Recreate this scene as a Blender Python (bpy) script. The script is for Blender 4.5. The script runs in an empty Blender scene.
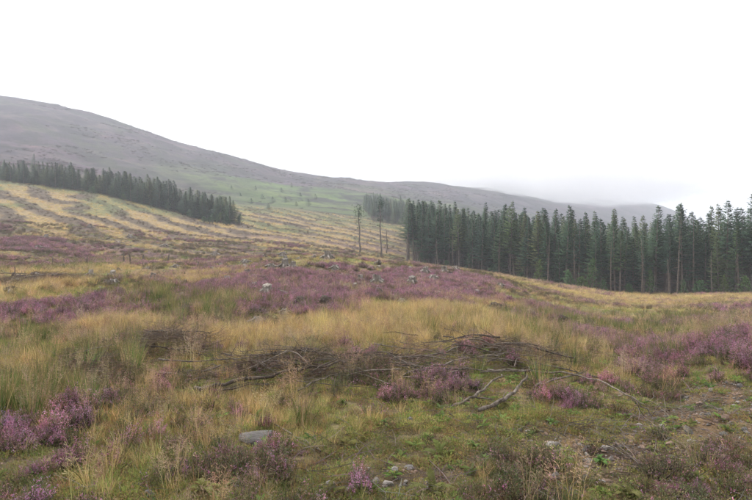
import bpy, bmesh, math, random
import numpy as np
from mathutils import Vector, Matrix

R = math.radians
random.seed(11)
rng = np.random.default_rng(11)
SC = bpy.context.scene
COL = SC.collection

# ------------------------------------------------------------------ camera
F = 585.0                     # focal length in pixels of a 752 px wide picture
U0, V0 = 376.0, 240.0         # optical axis column, eye-level row
cam_d = bpy.data.cameras.new('camera')
cam = bpy.data.objects.new('camera', cam_d)
COL.objects.link(cam)
cam_d.sensor_width = 36.0
cam_d.lens = 36.0 * F / 752.0
cam_d.shift_y = -(250.0 - V0) / 752.0
cam_d.clip_start = 0.05
cam_d.clip_end = 9000
cam.location = (0, 0, 0)
cam.rotation_euler = (R(90), 0, 0)
SC.camera = cam
SC.render.resolution_x = 1024
SC.render.resolution_y = 681

# ------------------------------------------------------------------ sky
W = bpy.data.worlds.new('World')
SC.world = W
W.use_nodes = True
nt = W.node_tree
nt.nodes.clear()
SUN_EL, SUN_AZ = R(52), R(-35)
sky = nt.nodes.new('ShaderNodeTexSky')
sky.sky_type = 'NISHITA'
sky.sun_disc = False
sky.sun_elevation = SUN_EL
sky.sun_rotation = SUN_AZ
tc = nt.nodes.new('ShaderNodeTexCoord')
mp = nt.nodes.new('ShaderNodeMapping')
mp.inputs['Scale'].default_value = (1.0, 1.0, 2.6)
nz = nt.nodes.new('ShaderNodeTexNoise')
nz.inputs['Scale'].default_value = 2.3
nz.inputs['Detail'].default_value = 6
nz.inputs['Roughness'].default_value = 0.55
rp = nt.nodes.new('ShaderNodeValToRGB')
rp.color_ramp.elements[0].position = 0.33
rp.color_ramp.elements[0].color = (0.40, 0.41, 0.44, 1)
rp.color_ramp.elements[1].position = 0.72
rp.color_ramp.elements[1].color = (1.0, 1.0, 1.015, 1)
gain = nt.nodes.new('ShaderNodeVectorMath')
gain.operation = 'SCALE'
gain.inputs['Scale'].default_value = 8.2
mx = nt.nodes.new('ShaderNodeMix')
mx.data_type = 'RGBA'
mx.inputs[0].default_value = 0.93
bg = nt.nodes.new('ShaderNodeBackground')
bg.inputs['Strength'].default_value = 0.1
wo = nt.nodes.new('ShaderNodeOutputWorld')
L = nt.links.new
L(tc.outputs['Generated'], mp.inputs['Vector'])
L(mp.outputs['Vector'], nz.inputs['Vector'])
L(nz.outputs['Fac'], rp.inputs['Fac'])
L(rp.outputs['Color'], gain.inputs[0])
L(sky.outputs['Color'], mx.inputs[6])
L(gain.outputs['Vector'], mx.inputs[7])
L(mx.outputs[2], bg.inputs['Color'])
L(bg.outputs['Background'], wo.inputs['Surface'])

# ------------------------------------------------------------------ sun behind the cloud
sd = bpy.data.lights.new('sun', 'SUN')
sd.energy = 1.5
sd.angle = R(40)
sd.color = (1.0, 0.97, 0.93)
so = bpy.data.objects.new('sun', sd)
COL.objects.link(so)
so.rotation_euler = (R(90) - SUN_EL, 0, math.pi - SUN_AZ)
so.location = (0, -20, 60)

SC.view_settings.view_transform = 'Standard'
SC.view_settings.look = 'None'
SC.view_settings.exposure = 1.5
SC.view_settings.gamma = 1.0
SC.view_settings.use_curve_mapping = False
SC.render.engine = 'CYCLES'
SC.cycles.use_denoising = True
SC.cycles.use_adaptive_sampling = True
SC.cycles.adaptive_threshold = 0.02
SC.cycles.max_bounces = 8
SC.cycles.diffuse_bounces = 3
SC.cycles.glossy_bounces = 1
SC.cycles.transmission_bounces = 2
SC.cycles.volume_bounces = 6
SC.cycles.transparent_max_bounces = 4

# ================================================================== noise and terrain
def hash2(ix, iy, seed):
    h = (ix.astype(np.int64) * 374761393 + iy.astype(np.int64) * 668265263 + seed * 974711) & 0x7fffffff
    h = ((h ^ (h >> 13)) * 1274126177) & 0x7fffffff
    h = h ^ (h >> 16)
    return (h & 0xffff) / 65535.0

def vnoise(x, y, seed=0):
    ix, iy = np.floor(x), np.floor(y)
    fx, fy = x - ix, y - iy
    fx = fx * fx * fx * (fx * (fx * 6 - 15) + 10)
    fy = fy * fy * fy * (fy * (fy * 6 - 15) + 10)
    a, b = hash2(ix, iy, seed), hash2(ix + 1, iy, seed)
    c, d = hash2(ix, iy + 1, seed), hash2(ix + 1, iy + 1, seed)
    return (a + (b - a) * fx) * (1 - fy) + (c + (d - c) * fx) * fy

def fbm(x, y, scale, octs=4, seed=0, rough=0.5):
    x = np.asarray(x, float) / scale
    y = np.asarray(y, float) / scale
    t, amp, tot = 0.0, 1.0, 0.0
    for o in range(octs):
        t = t + amp * (vnoise(x * 2 ** o + 17.3 * o, y * 2 ** o - 9.1 * o, seed + o) * 2 - 1)
        tot += amp
        amp *= rough
    return t / tot * 1.6

def sstep(a, b, x):
    t = np.clip((np.asarray(x, float) - a) / (b - a), 0, 1)
    return t * t * (3 - 2 * t)

def pchip(xk, yk, xq):
    """monotone cubic through (xk, yk); yk may be (n, m)"""
    xk = np.asarray(xk, float)
    yk = np.asarray(yk, float)
    h = np.diff(xk)
    sh = h if yk.ndim == 1 else h[:, None]
    dl = np.diff(yk, axis=0) / sh
    m = np.zeros_like(yk)
    w1 = 2 * sh[1:] + sh[:-1]
    w2 = sh[1:] + 2 * sh[:-1]
    ok = dl[:-1] * dl[1:] > 0
    with np.errstate(divide='ignore', invalid='ignore'):
        hm = (w1 + w2) / (w1 / dl[:-1] + w2 / dl[1:])
    m[1:-1] = np.where(ok, hm, 0)
    m[0], m[-1] = dl[0], dl[-1]
    xq = np.clip(xq, xk[0], xk[-1])
    i = np.clip(np.searchsorted(xk, xq) - 1, 0, len(xk) - 2)
    t = (xq - xk[i]) / h[i]
    hh = h[i]
    if yk.ndim == 2:
        t, hh = t[:, None], hh[:, None]
    return ((2*t**3 - 3*t**2 + 1) * yk[i] + (t**3 - 2*t**2 + t) * hh * m[i]
            + (-2*t**3 + 3*t**2) * yk[i+1] + (t**3 - t**2) * hh * m[i+1])

# ground profiles: for a bearing (column of the picture) the row at which the ground stands at each depth in metres
COLS = {
 -150: [(10,340),(18,290),(35,262),(60,245),(100,216),(150,190),(205,166),(320,146),(450,116),(650,90),(720,88)],
 0:    [(10,340),(18,291),(35,266),(60,250),(100,226),(150,203),(205,182),(320,160),(450,131),(650,99),(720,95)],
 100:  [(10,341),(18,292),(35,268),(60,257),(100,236),(150,213),(205,194),(320,176),(500,145),(650,119),(700,114)],
 200:  [(10,341),(18,296),(35,271),(60,260),(100,246),(150,229),(200,215),(320,195),(500,170),(680,148),(720,146)],
 300:  [(10,341),(18,299),(32,269),(45,258),(60,257.5),(80,258),(110,250),(160,235),(220,222),(270,212),(350,203),(500,190),(700,174),(740,172)],
 400:  [(10,341),(18,302),(35,275),(48,265),(70,265),(110,262),(160,250),(220,235),(300,220),(400,209),(600,193),(800,183),(850,182)],
 480:  [(10,342),(18,309),(35,284),(48,275),(70,274),(110,272),(160,265),(250,250),(400,225),(600,206),(900,190),(1000,188)],
 560:  [(10,350),(18,322),(35,300),(60,289),(95,285),(160,275),(300,250),(600,225),(1000,203),(1400,189),(1500,188)],
 650:  [(7,390),(10,360),(18,330),(35,309),(60,300),(95,293),(160,285),(300,265),(600,245),(1000,225),(1500,204)],
 752:  [(6,398),(8,353),(9.2,338),(12,338),(18,325),(35,305),(60,296),(91,290),(160,285),(300,270),(600,255),(1000,248),(1500,240)],
 900:  [(6,398),(8,353),(10,338),(14,332),(25,312),(40,301),(60,294),(91,288),(160,282),(300,270),(600,258),(1000,250),(1500,246)],
}
EYE = 2.55                    # the photographer stands on a raised track
_da = np.log([4, 20, 35, 60, 100, 150, 205, 4000])
_db = np.log([6, 30, 48, 74, 108, 153, 205, 4000])
LD = np.linspace(math.log(0.5), math.log(3200), 420)
_us = sorted(COLS)
_tab = []
for u in _us:
    ds = [0.5, 3.0, 6.0] + ([9.0] if COLS[u][0][0] > 6.5 else [])
    zs = [-EYE] * len(ds)
    for d, v in COLS[u]:
        d = math.exp(np.interp(math.log(d), _da, _db))
        ds.append(d)
        zs.append((V0 - v) / F * d)
    zl, dl_ = zs[-1], ds[-1]
    for k, m in ((1.25, 0.93), (1.8, 0.72), (3.0, 0.5)):
        if dl_ * k < 3200:
            ds.append(dl_ * k)
            zs.append(zl * m if zl > 0 else zl)
    if ds[-1] < 3200:
        ds.append(3200.0)
        zs.append(zs[-1] * 0.9)
    _tab.append(pchip(np.log(ds), zs, LD))
_tab = np.array(_tab)
AZ = np.linspace(math.atan((_us[0] - U0) / F), math.atan((_us[-1] - U0) / F), 301)
_azk = [math.atan((u - U0) / F) for u in _us]
ZT = pchip(_azk, _tab, AZ)
_k = np.ones(9) / 9
ZT = np.apply_along_axis(lambda c: np.convolve(np.pad(c, 4, 'edge'), _k, 'valid'), 0, ZT)
_back = 0.5 * (np.clip(ZT[0], -4, 20) + np.clip(ZT[-1], -4, 20))

def base_height(x, y):
    r = np.hypot(x, y)
    az = np.arctan2(x, y)
    azc = np.clip(az, AZ[0], AZ[-1])
    d = np.maximum(r * np.cos(azc), 0.5)
    fi = np.clip((np.log(d) - LD[0]) / (LD[1] - LD[0]), 0, len(LD) - 1.001)
    fj = np.clip((azc - AZ[0]) / (AZ[1] - AZ[0]), 0, len(AZ) - 1.001)
    i, j = fi.astype(int), fj.astype(int)
    a, b = fi - i, fj - j
    z = (ZT[j, i] * (1-a) + ZT[j, i+1] * a) * (1-b) + (ZT[j+1, i] * (1-a) + ZT[j+1, i+1] * a) * b
    zb = _back[i] * (1-a) + _back[i+1] * a
    w = sstep(0.75, 2.2, np.abs(az))
    return z * (1 - w) + zb * w

def stripe(x, y):
    """felling rows on the far slope: 1 on the pale grass lanes, 0 on the dark brash lanes"""
    s = (x + y) * 0.7071 + fbm(x, y, 60, 3, 71) * 9.0 + fbm(x, y, 14, 3, 73) * 2.6
    w = 0.5 + 0.5 * np.sin(s * 2 * math.pi / 11.5)
    k = sstep(-0.5, 0.35, fbm((x + y) * 0.45, (x - y) * 0.12, 9, 3, 75))
    return np.clip(0.5 + (w - 0.5) * (0.55 + 0.6 * k) + 0.16 * fbm(x, y, 9, 3, 77), 0, 1)

def stripe_zone(x, y):
    r = np.hypot(x, y)
    az = np.arctan2(x, y)
    return sstep(58, 82, r + fbm(x, y, 20, 2, 5) * 8) * (1 - sstep(255, 300, r + x * 0.12 + fbm(x, y, 40, 2, 6) * 15)) * (1 - sstep(0.09, 0.16, az))

MOUNDS = []        # low heaps of brash, filled in below
def height(x, y):
    x = np.asarray(x, float)
    y = np.asarray(y, float)
    r = np.hypot(x, y)
    z = base_height(x, y)
    near = 1 - sstep(45, 130, r)
    z = z + near * (0.10 * fbm(x, y, 2.6, 3, 1) + 0.05 * fbm(x, y, 0.8, 3, 2))
    z = z + sstep(9, 35, r) * (1 - sstep(280, 420, r)) * 0.28 * fbm(x, y, 11, 3, 3)
    z = z + sstep(150, 330, r) * 1.6 * fbm(x, y, 55, 4, 4)
    z = z + sstep(300, 480, r) * (4.0 * fbm(x, y, 140, 5, 8) + 1.1 * fbm(x, y, 24, 4, 9))
    z = z + sum(h_ * np.exp(-((x - px) / rx) ** 2 - ((y - py) / ry) ** 2) for px, py, rx, ry, h_ in MOUNDS)
    z = z - stripe_zone(x, y) * 0.35 * stripe(x, y)
    return z

_dm = np.exp(np.linspace(math.log(2.5), math.log(1900), 2600))
def at(u, v, lift=0.0):
    """the point of the ground (or a height above it) seen at a pixel of the photograph"""
    kx, kz = (u - U0) / F, (V0 - v) / F
    h = height(kx * _dm, _dm)
    below = kz * _dm <= h + lift
    i = int(np.argmax(below)) if below.any() else len(_dm) - 1
    d = _dm[i]
    return Vector((kx * d, d, float(h[i])))

def hz(x, y):
    return float(height(np.array([x]), np.array([y]))[0])

# ================================================================== materials
def new_mat(name):
    m = bpy.data.materials.new(name)
    m.use_nodes = True
    n = m.node_tree
    n.nodes.clear()
    out = n.nodes.new('ShaderNodeOutputMaterial')
    p = n.nodes.new('ShaderNodeBsdfPrincipled')
    p.inputs['Specular IOR Level'].default_value = 0.15
    p.inputs['Roughness'].default_value = 0.85
    n.links.new(p.outputs[0], out.inputs['Surface'])
    return m, n, p, out

def N(n, kind, **kw):
    o = n.nodes.new(kind)
    for k, v in kw.items():
        setattr(o, k, v)
    return o

def mixc(n, a, b, fac, mode='MIX'):
    m = N(n, 'ShaderNodeMix', data_type='RGBA', blend_type=mode)
    for sock, val in ((m.inputs[0], fac), (m.inputs[6], a), (m.inputs[7], b)):
        if hasattr(val, 'is_linked'):
            n.links.new(val, sock)
        else:
            sock.default_value = val
    return m.outputs[2]

def noise(n, scale, detail=4, rough=0.55, vec=None):
    t = N(n, 'ShaderNodeTexNoise')
    t.inputs['Scale'].default_value = scale
    t.inputs['Detail'].default_value = detail
    t.inputs['Roughness'].default_value = rough
    if vec is not None:
        n.links.new(vec, t.inputs['Vector'])
    return t.outputs['Fac']

def ramp(n, fac, *stops):
    r = N(n, 'ShaderNodeValToRGB')
    e = r.color_ramp.elements
    while len(e) < len(stops):
        e.new(0.5)
    for i, (p, c) in enumerate(stops):
        e[i].position = p
        e[i].color = (*c, 1) if len(c) == 3 else c
    n.links.new(fac, r.inputs['Fac'])
    return r.outputs['Color']

def plant_material(name, translucent=0.25, tinted=True):
    """vertex colour of the plant x tint of the single plant"""
    m, n, p, out = new_mat(name)
    a = N(n, 'ShaderNodeAttribute', attribute_type='GEOMETRY', attribute_name='col')
    c = a.outputs['Color']
    if tinted:
        t = N(n, 'ShaderNodeAttribute', attribute_type='INSTANCER', attribute_name='tint')
        c = mixc(n, c, t.outputs['Color'], 1.0, 'MULTIPLY')
    n.links.new(c, p.inputs['Base Color'])
    if translucent:
        tr = N(n, 'ShaderNodeBsdfTranslucent')
        n.links.new(c, tr.inputs['Color'])
        ms = N(n, 'ShaderNodeMixShader')
        ms.inputs[0].default_value = translucent
        n.links.new(p.outputs[0], ms.inputs[1])
        n.links.new(tr.outputs[0], ms.inputs[2])
        n.links.new(ms.outputs[0], out.inputs['Surface'])
    return m

M = {}
M['plant'] = plant_material('plant_fibre', 0.35)
M['heather'] = plant_material('heather_sprays', 0.15)

def wood_material(name, c0, c1, c2, scale=9.0):
    m, n, p, out = new_mat(name)
    tcn = N(n, 'ShaderNodeTexCoord')
    mpn = N(n, 'ShaderNodeMapping')
    mpn.inputs['Scale'].default_value = (1, 1, 0.35)
    n.links.new(tcn.outputs['Object'], mpn.inputs['Vector'])
    f = noise(n, scale, 6, 0.65, mpn.outputs['Vector'])
    c = ramp(n, f, (0.3, c0), (0.52, c1), (0.72, c2))
    oi = N(n, 'ShaderNodeObjectInfo')
    v = N(n, 'ShaderNodeMapRange')
    v.inputs['To Min'].default_value = 0.72
    v.inputs['To Max'].default_value = 1.2
    n.links.new(oi.outputs['Random'], v.inputs['Value'])
    sc_ = N(n, 'ShaderNodeVectorMath', operation='SCALE')
    n.links.new(c, sc_.inputs[0])
    n.links.new(v.outputs[0], sc_.inputs['Scale'])
    n.links.new(sc_.outputs['Vector'], p.inputs['Base Color'])
    b = N(n, 'ShaderNodeBump')
    b.inputs['Strength'].default_value = 0.6
    b.inputs['Distance'].default_value = 0.02
    n.links.new(noise(n, scale * 4, 5, 0.6, mpn.outputs['Vector']), b.inputs['Height'])
    n.links.new(b.outputs[0], p.inputs['Normal'])
    return m

M['dead_wood'] = wood_material('weathered_dead_wood', (0.05, 0.039, 0.031), (0.14, 0.113, 0.09), (0.25, 0.215, 0.18), 14)
M['dark_wood'] = wood_material('rotting_brash_wood', (0.035, 0.027, 0.022), (0.085, 0.066, 0.052), (0.18, 0.15, 0.12), 14)
M['bark'] = wood_material('spruce_bark', (0.09, 0.07, 0.06), (0.19, 0.155, 0.13), (0.30, 0.26, 0.23), 2.5)
M['stump'] = wood_material('weathered_stump_bark', (0.085, 0.068, 0.055), (0.23, 0.20, 0.17), (0.38, 0.345, 0.305), 9)
M['cut_wood'] = wood_material('grey_cut_wood', (0.19, 0.16, 0.13), (0.30, 0.265, 0.225), (0.40, 0.365, 0.32), 16)

def crown_material(name, stops):
    m, n, p, out = new_mat(name)
    oi = N(n, 'ShaderNodeObjectInfo')
    c = ramp(n, oi.outputs['Random'], *stops)
    a = N(n, 'ShaderNodeAttribute', attribute_type='GEOMETRY', attribute_name='col')
    c = mixc(n, c, a.outputs['Color'], 1.0, 'MULTIPLY')
    n.links.new(c, p.inputs['Base Color'])
    p.inputs['Roughness'].default_value = 0.7
    tr = N(n, 'ShaderNodeBsdfTranslucent')
    n.links.new(c, tr.inputs['Color'])
    ms = N(n, 'ShaderNodeMixShader')
    ms.inputs[0].default_value = 0.12
    n.links.new(p.outputs[0], ms.inputs[1])
    n.links.new(tr.outputs[0], ms.inputs[2])
    n.links.new(ms.outputs[0], out.inputs['Surface'])
    return m

M['needles'] = crown_material('spruce_needles', [(0.0, (0.032, 0.072, 0.044)), (0.4, (0.046, 0.095, 0.050)), (0.7, (0.066, 0.120, 0.052)), (0.88, (0.095, 0.145, 0.050)), (1.0, (0.140, 0.160, 0.062))])
M['dead_needles'] = crown_material('dead_twigs', [(0.0, (0.15, 0.115, 0.095)), (1.0, (0.20, 0.155, 0.13))])

def stone_material(name, c0, c1, c2):
    m, n, p, out = new_mat(name)
    tcn = N(n, 'ShaderNodeTexCoord')
    oi = N(n, 'ShaderNodeObjectInfo')
    f = noise(n, 6, 6, 0.65, tcn.outputs['Object'])
    c = ramp(n, f, (0.32, c0), (0.55, c1), (0.75, c2))
    f2 = noise(n, 2.5, 4, 0.6, tcn.outputs['Object'])
    lich = ramp(n, f2, (0.56, (0, 0, 0)), (0.64, (1, 1, 1)))
    c = mixc(n, c, (0.10, 0.10, 0.045, 1), lich)
    v = N(n, 'ShaderNodeMapRange')
    v.inputs['To Min'].default_value = 0.7
    v.inputs['To Max'].default_value = 1.15
    n.links.new(oi.outputs['Random'], v.inputs['Value'])
    sc_ = N(n, 'ShaderNodeVectorMath', operation='SCALE')
    n.links.new(c, sc_.inputs[0])
    n.links.new(v.outputs[0], sc_.inputs['Scale'])
    n.links.new(sc_.outputs['Vector'], p.inputs['Base Color'])
    b = N(n, 'ShaderNodeBump')
    b.inputs['Strength'].default_value = 0.5
    b.inputs['Distance'].default_value = 0.05
    n.links.new(noise(n, 14, 6, 0.7, tcn.outputs['Object']), b.inputs['Height'])
    n.links.new(b.outputs[0], p.inputs['Normal'])
    return m

M['stone_pale'] = stone_material('pale_granite', (0.20, 0.17, 0.145), (0.33, 0.295, 0.265), (0.45, 0.42, 0.39))
M['stone_grey'] = stone_material('grey_schist', (0.10, 0.09, 0.082), (0.185, 0.17, 0.158), (0.29, 0.27, 0.25))
M['stone_brown'] = stone_material('brown_sandstone', (0.17, 0.11, 0.08), (0.29, 0.20, 0.15), (0.40, 0.29, 0.23))

# ================================================================== mesh helpers
class MB:
    def __init__(s):
        s.v, s.f, s.c = [], [], []
    def add(s, verts, faces, col=(1, 1, 1)):
        o = len(s.v)
        s.v.extend(tuple(v) for v in verts)
        s.f.extend(tuple(i + o for i in f) for f in faces)
        if isinstance(col, list):
            s.c.extend(col)
        else:
            s.c.extend([col] * len(verts))
    def mesh(s, name, mat, smooth=False):
        me = bpy.data.meshes.new(name)
        me.from_pydata(s.v, [], s.f)
        ca = me.color_attributes.new('col', 'FLOAT_COLOR', 'POINT')
        buf = np.ones((len(s.v), 4), np.float32)
        buf[:, :3] = np.array(s.c, np.float32)
        ca.data.foreach_set('color', buf.ravel())
        me.materials.append(mat)
        if smooth:
            me.shade_smooth()
        me.update()
        return me

def tube(mb, pts, rad, n=6, col=(1, 1, 1), cap=True):
    pts = [Vector(p) for p in pts]
    verts, faces = [], []
    prev = None
    for i, p in enumerate(pts):
        t = (pts[min(i+1, len(pts)-1)] - pts[max(i-1, 0)])
        t = t.normalized() if t.length > 1e-9 else Vector((0, 0, 1))
        a = prev if prev is not None else (Vector((1, 0, 0)) if abs(t.x) < 0.8 else Vector((0, 1, 0)))
        b = t.cross(a).normalized()
        a = b.cross(t).normalized()
        prev = a
        r = rad[i] if isinstance(rad, (list, tuple)) else rad
        for k in range(n):
            g = 2 * math.pi * k / n
            verts.append(p + (a * math.cos(g) + b * math.sin(g)) * r)
    for i in range(len(pts) - 1):
        for k in range(n):
            k2 = (k + 1) % n
            faces.append((i*n + k, i*n + k2, (i+1)*n + k2, (i+1)*n + k))
    if cap:
        faces.append(tuple(reversed(range(n))))
        faces.append(tuple(range((len(pts)-1)*n, len(pts)*n)))
    mb.add(verts, faces, col)

def link(name, me, parent=None, loc=(0, 0, 0), rot=(0, 0, 0), scale=(1, 1, 1)):
    o = bpy.data.objects.new(name, me)
    COL.objects.link(o)
    if parent is not None:
        o.parent = parent
    o.location, o.rotation_euler, o.scale = loc, rot, scale
    return o

def tag(o, label=None, cat=None, group=None, kind=None, tint=None):
    if label: o['label'] = label
    if cat: o['category'] = cat
    if group: o['group'] = group
    if kind: o['kind'] = kind
    if tint: o['tint'] = tint
    return o

def copy_thing(root, loc, rot, scale):
    c = root.copy()
    COL.objects.link(c)
    c.location, c.rotation_euler, c.scale = loc, rot, scale
    for ch in root.children:
        k = ch.copy()
        COL.objects.link(k)
        k.parent = c
    return c

ORD = ('first second third fourth fifth sixth seventh eighth ninth tenth eleventh twelfth thirteenth fourteenth fifteenth sixteenth '
       'seventeenth eighteenth nineteenth twentieth').split()
ORD += ['twenty-' + o for o in ORD[:9]] + ['thirtieth'] + ['thirty-' + o for o in ORD[:9]] + ['fortieth'] + ['forty-' + o for o in ORD[:9]] + ['fiftieth'] + ['fifty-' + o for o in ORD[:9]]

# ================================================================== cover patches (world ellipses on the ground)
def patches(rows):
    out = []
    for u, v, ru, rv, w in rows:
        c = at(u, v)
        d0, d1 = at(u, v + rv).y, at(u, max(v - rv, 200)).y
        ry = min(max((d1 - d0) / 2, 0.15), c.y * 0.45)
        out.append((c.x, c.y, max(ru * c.y / F, 0.1), ry, w))
    return out

def patch_mask(P, x, y, wob=0.5, seed=40):
    m = np.zeros_like(x)
    for px, py, rx, ry, w in P:
        s = max(min(rx, ry), 0.2)
        sel = (np.abs(x - px) < rx * 2.6) & (np.abs(y - py) < ry * 2.6)
        if not sel.any():
            continue
        xs, ys = x[sel], y[sel]
        q = ((xs - px) / rx) ** 2 + ((ys - py) / ry) ** 2
        q = q * (1 + wob * fbm(xs, ys, s * 0.9, 3, seed))
        m[sel] = np.maximum(m[sel], w * np.exp(-0.5 * np.maximum(q, 0) * 1.6))
    return m

HEATHER = patches([
 (25,440,44,22,1),(90,408,18,7,.9),(157,400,13,9,.9),(265,455,26,7,.7),(60,465,24,10,.6),
 (25,308,22,9,1),(75,314,18,7,.9),(95,303,14,6,.9),(135,300,14,5,.8),(200,290,18,6,.9),(245,288,30,7,1),(12,243,30,7,.9),(60,250,40,5,.5),
 (320,284,70,9,1),(420,287,55,9,1),(280,300,42,6,.9),(372,274,50,6,.8),(330,301,42,7,.9),(445,279,42,5,.9),(395,295,50,6,.8),(480,280,25,4,.8),
 (455,388,60,12,.8),(360,360,34,7,.8),(418,398,40,8,.7),(300,375,40,7,.4),(130,345,50,8,.4),(230,355,25,6,.5),
 (702,347,62,10,1.3),(735,352,40,10,1.3),(640,347,52,9,.9),(570,405,15,8,.9),(660,376,28,9,.8),(555,312,44,4,.6),(520,314,34,4,.5),(690,322,60,5,.45),(600,335,60,6,.4),
 (725,470,30,11,.9),(680,487,34,9,.8),(366,478,14,5,.6),(535,395,25,8,.5),(600,385,30,8,.5),(650,440,20,6,.5),(650,372,40,8,.6)])
STRAW = patches([
 (410,322,80,13,1),(465,322,42,13,1),(330,332,50,10,.9),(250,342,34,10,.9),(120,330,34,7,.8),(35,290,30,9,.9),(560,284,80,6,.9),(640,301,110,5,.7),
 (20,365,40,20,.35),(110,465,40,26,.22),(190,410,70,28,.22),(90,270,40,6,.6),(210,275,40,5,.6),(520,335,60,8,.6),(480,304,50,5,.5),(240,430,40,14,.22)])
RUSH = patches([
 (28,402,36,13,1),(162,298,26,6,1),(215,306,32,7,1),(482,330,44,8,.6),(690,321,34,6,.8),(590,326,54,5,.7),(70,270,20,4,.7),(110,262,20,4,.5),(70,360,60,10,.5),(30,345,30,6,.5),(205,318,30,6,.5)])
SHORT = patches([(420,450,150,45,1),(620,430,130,60,1),(560,480,200,30,1),(480,415,120,22,.9),(330,440,60,30,.7),(700,380,60,40,.8)])
BARE = patches([(705,425,55,36,1),(640,455,70,18,.8),(560,440,50,14,.4),(600,478,50,10,.5),(420,480,60,12,.35),(735,400,30,25,.9)])
PILES = patches([(160,351,46,7,1),(290,376,62,11,1),(485,362,62,13,1),(395,372,50,8,.7),(90,375,30,8,.6),(10,285,22,8,1),(240,382,30,5,.6)])

for px, py, rx, ry, w in PILES[:4]:
    MOUNDS.append((px, py, rx * .9, max(ry * .8, .5), .20 * w))

# ================================================================== ground
GR = np.concatenate([np.exp(np.linspace(math.log(0.8), math.log(330), 330)), np.exp(np.linspace(math.log(330), math.log(2400), 150))[1:]])
front = np.linspace(R(-47), R(47), 380)
rest = np.linspace(R(47), R(313), 70)[1:-1]
GA = np.concatenate([front, rest])
RR, AA = np.meshgrid(GR, GA, indexing='ij')
GX, GY = RR * np.sin(AA), RR * np.cos(AA)
GZ = height(GX, GY)

def cover_colour(x, y):
    r = np.hypot(x, y)
    c = np.zeros(x.shape + (3,))
    def lay(col, m):
        nonlocal c
        c = c * (1 - m[..., None]) + np.array(col) * m[..., None]
    one = np.ones_like(x)
    lay((0.16, 0.132, 0.072), one)                                            # peaty soil and litter
    lay((0.16, 0.18, 0.058), sstep(-0.2, 0.4, fbm(x, y, 3.5, 4, 21)))        # moss
    lay((0.20, 0.155, 0.075), sstep(0.05, 0.6, fbm(x, y, 6, 4, 23)) * 0.8)     # dead grass
    lay((0.24, 0.19, 0.088), np.clip(patch_mask(STRAW, x, y), 0, 1) * 0.9)
    lay((0.135, 0.072, 0.082), np.clip(patch_mask(HEATHER, x, y), 0, 1) * 0.8)
    lay((0.085, 0.105, 0.038), np.clip(patch_mask(RUSH, x, y), 0, 1) * 0.8)
    lay((0.125, 0.082, 0.052), np.clip(1.4 * patch_mask(BARE, x, y), 0, 1) * 0.9)
    lay((0.085, 0.066, 0.050), np.clip(patch_mask(PILES, x, y), 0, 1) * 0.7)
    # felled slope: pale lanes and dark brash lanes
    zs, st = stripe_zone(x, y), stripe(x, y)
    lay((0.105, 0.082, 0.060), zs)
    lay((0.265, 0.198, 0.10), zs * sstep(0.33, 0.75, st + fbm(x, y, 6, 4, 31, .7) * 0.26) * 0.9)
    lay((0.095, 0.125, 0.042), zs * sstep(0.2, 0.55, fbm(x, y, 26, 4, 33) + .35 * sstep(190, 260, r)) * 0.6)
    lay((0.17, 0.10, 0.11), zs * sstep(0.3, 0.7, fbm(x, y, 26, 3, 35)) * (1 - sstep(110, 190, r)) * 0.7)
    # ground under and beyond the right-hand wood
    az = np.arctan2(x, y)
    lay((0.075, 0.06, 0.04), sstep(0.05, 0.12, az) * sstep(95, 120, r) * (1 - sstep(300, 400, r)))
    # grass slope, then heather moor on the hill
    hill = sstep(262, 320, r + x * 0.12 + fbm(x, y, 50, 3, 41) * 22)
    lay((0.046, 0.034, 0.048), hill)
    green = (1 - sstep(470, 600, r + fbm(x, y, 70, 3, 43) * 70)) * sstep(-0.44, -0.2, az)
    lay((0.070, 0.110, 0.032), hill * green)
    lay((0.075, 0.095, 0.042), hill * sstep(0.05, 0.35, fbm(x, y, 90, 5, 45, .6)) * 0.45)
    lay((0.088, 0.070, 0.070), hill * (1 - .6 * green) * sstep(0.0, 0.5, fbm(x, y, 22, 5, 47, .75)) * 0.6)
    lay((0.095, 0.055, 0.078), hill * (1 - .7 * green) * sstep(0.05, 0.4, fbm(x, y, 60, 5, 49, .6)) * 0.5)
    lay((0.024, 0.022, 0.020), hill * sstep(0.08, 0.34, fbm(x, y, 20, 5, 51, .7)) * 0.85)
    gul = np.abs(fbm(x + .6 * y, y * .45, 85, 4, 53))
    lay((0.040, 0.046, 0.026), hill * (1 - sstep(0.02, 0.09, gul)) * sstep(330, 420, r) * 0.7)
    return np.clip(c, 0.01, 1)

GC = cover_colour(GX, GY)

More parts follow.
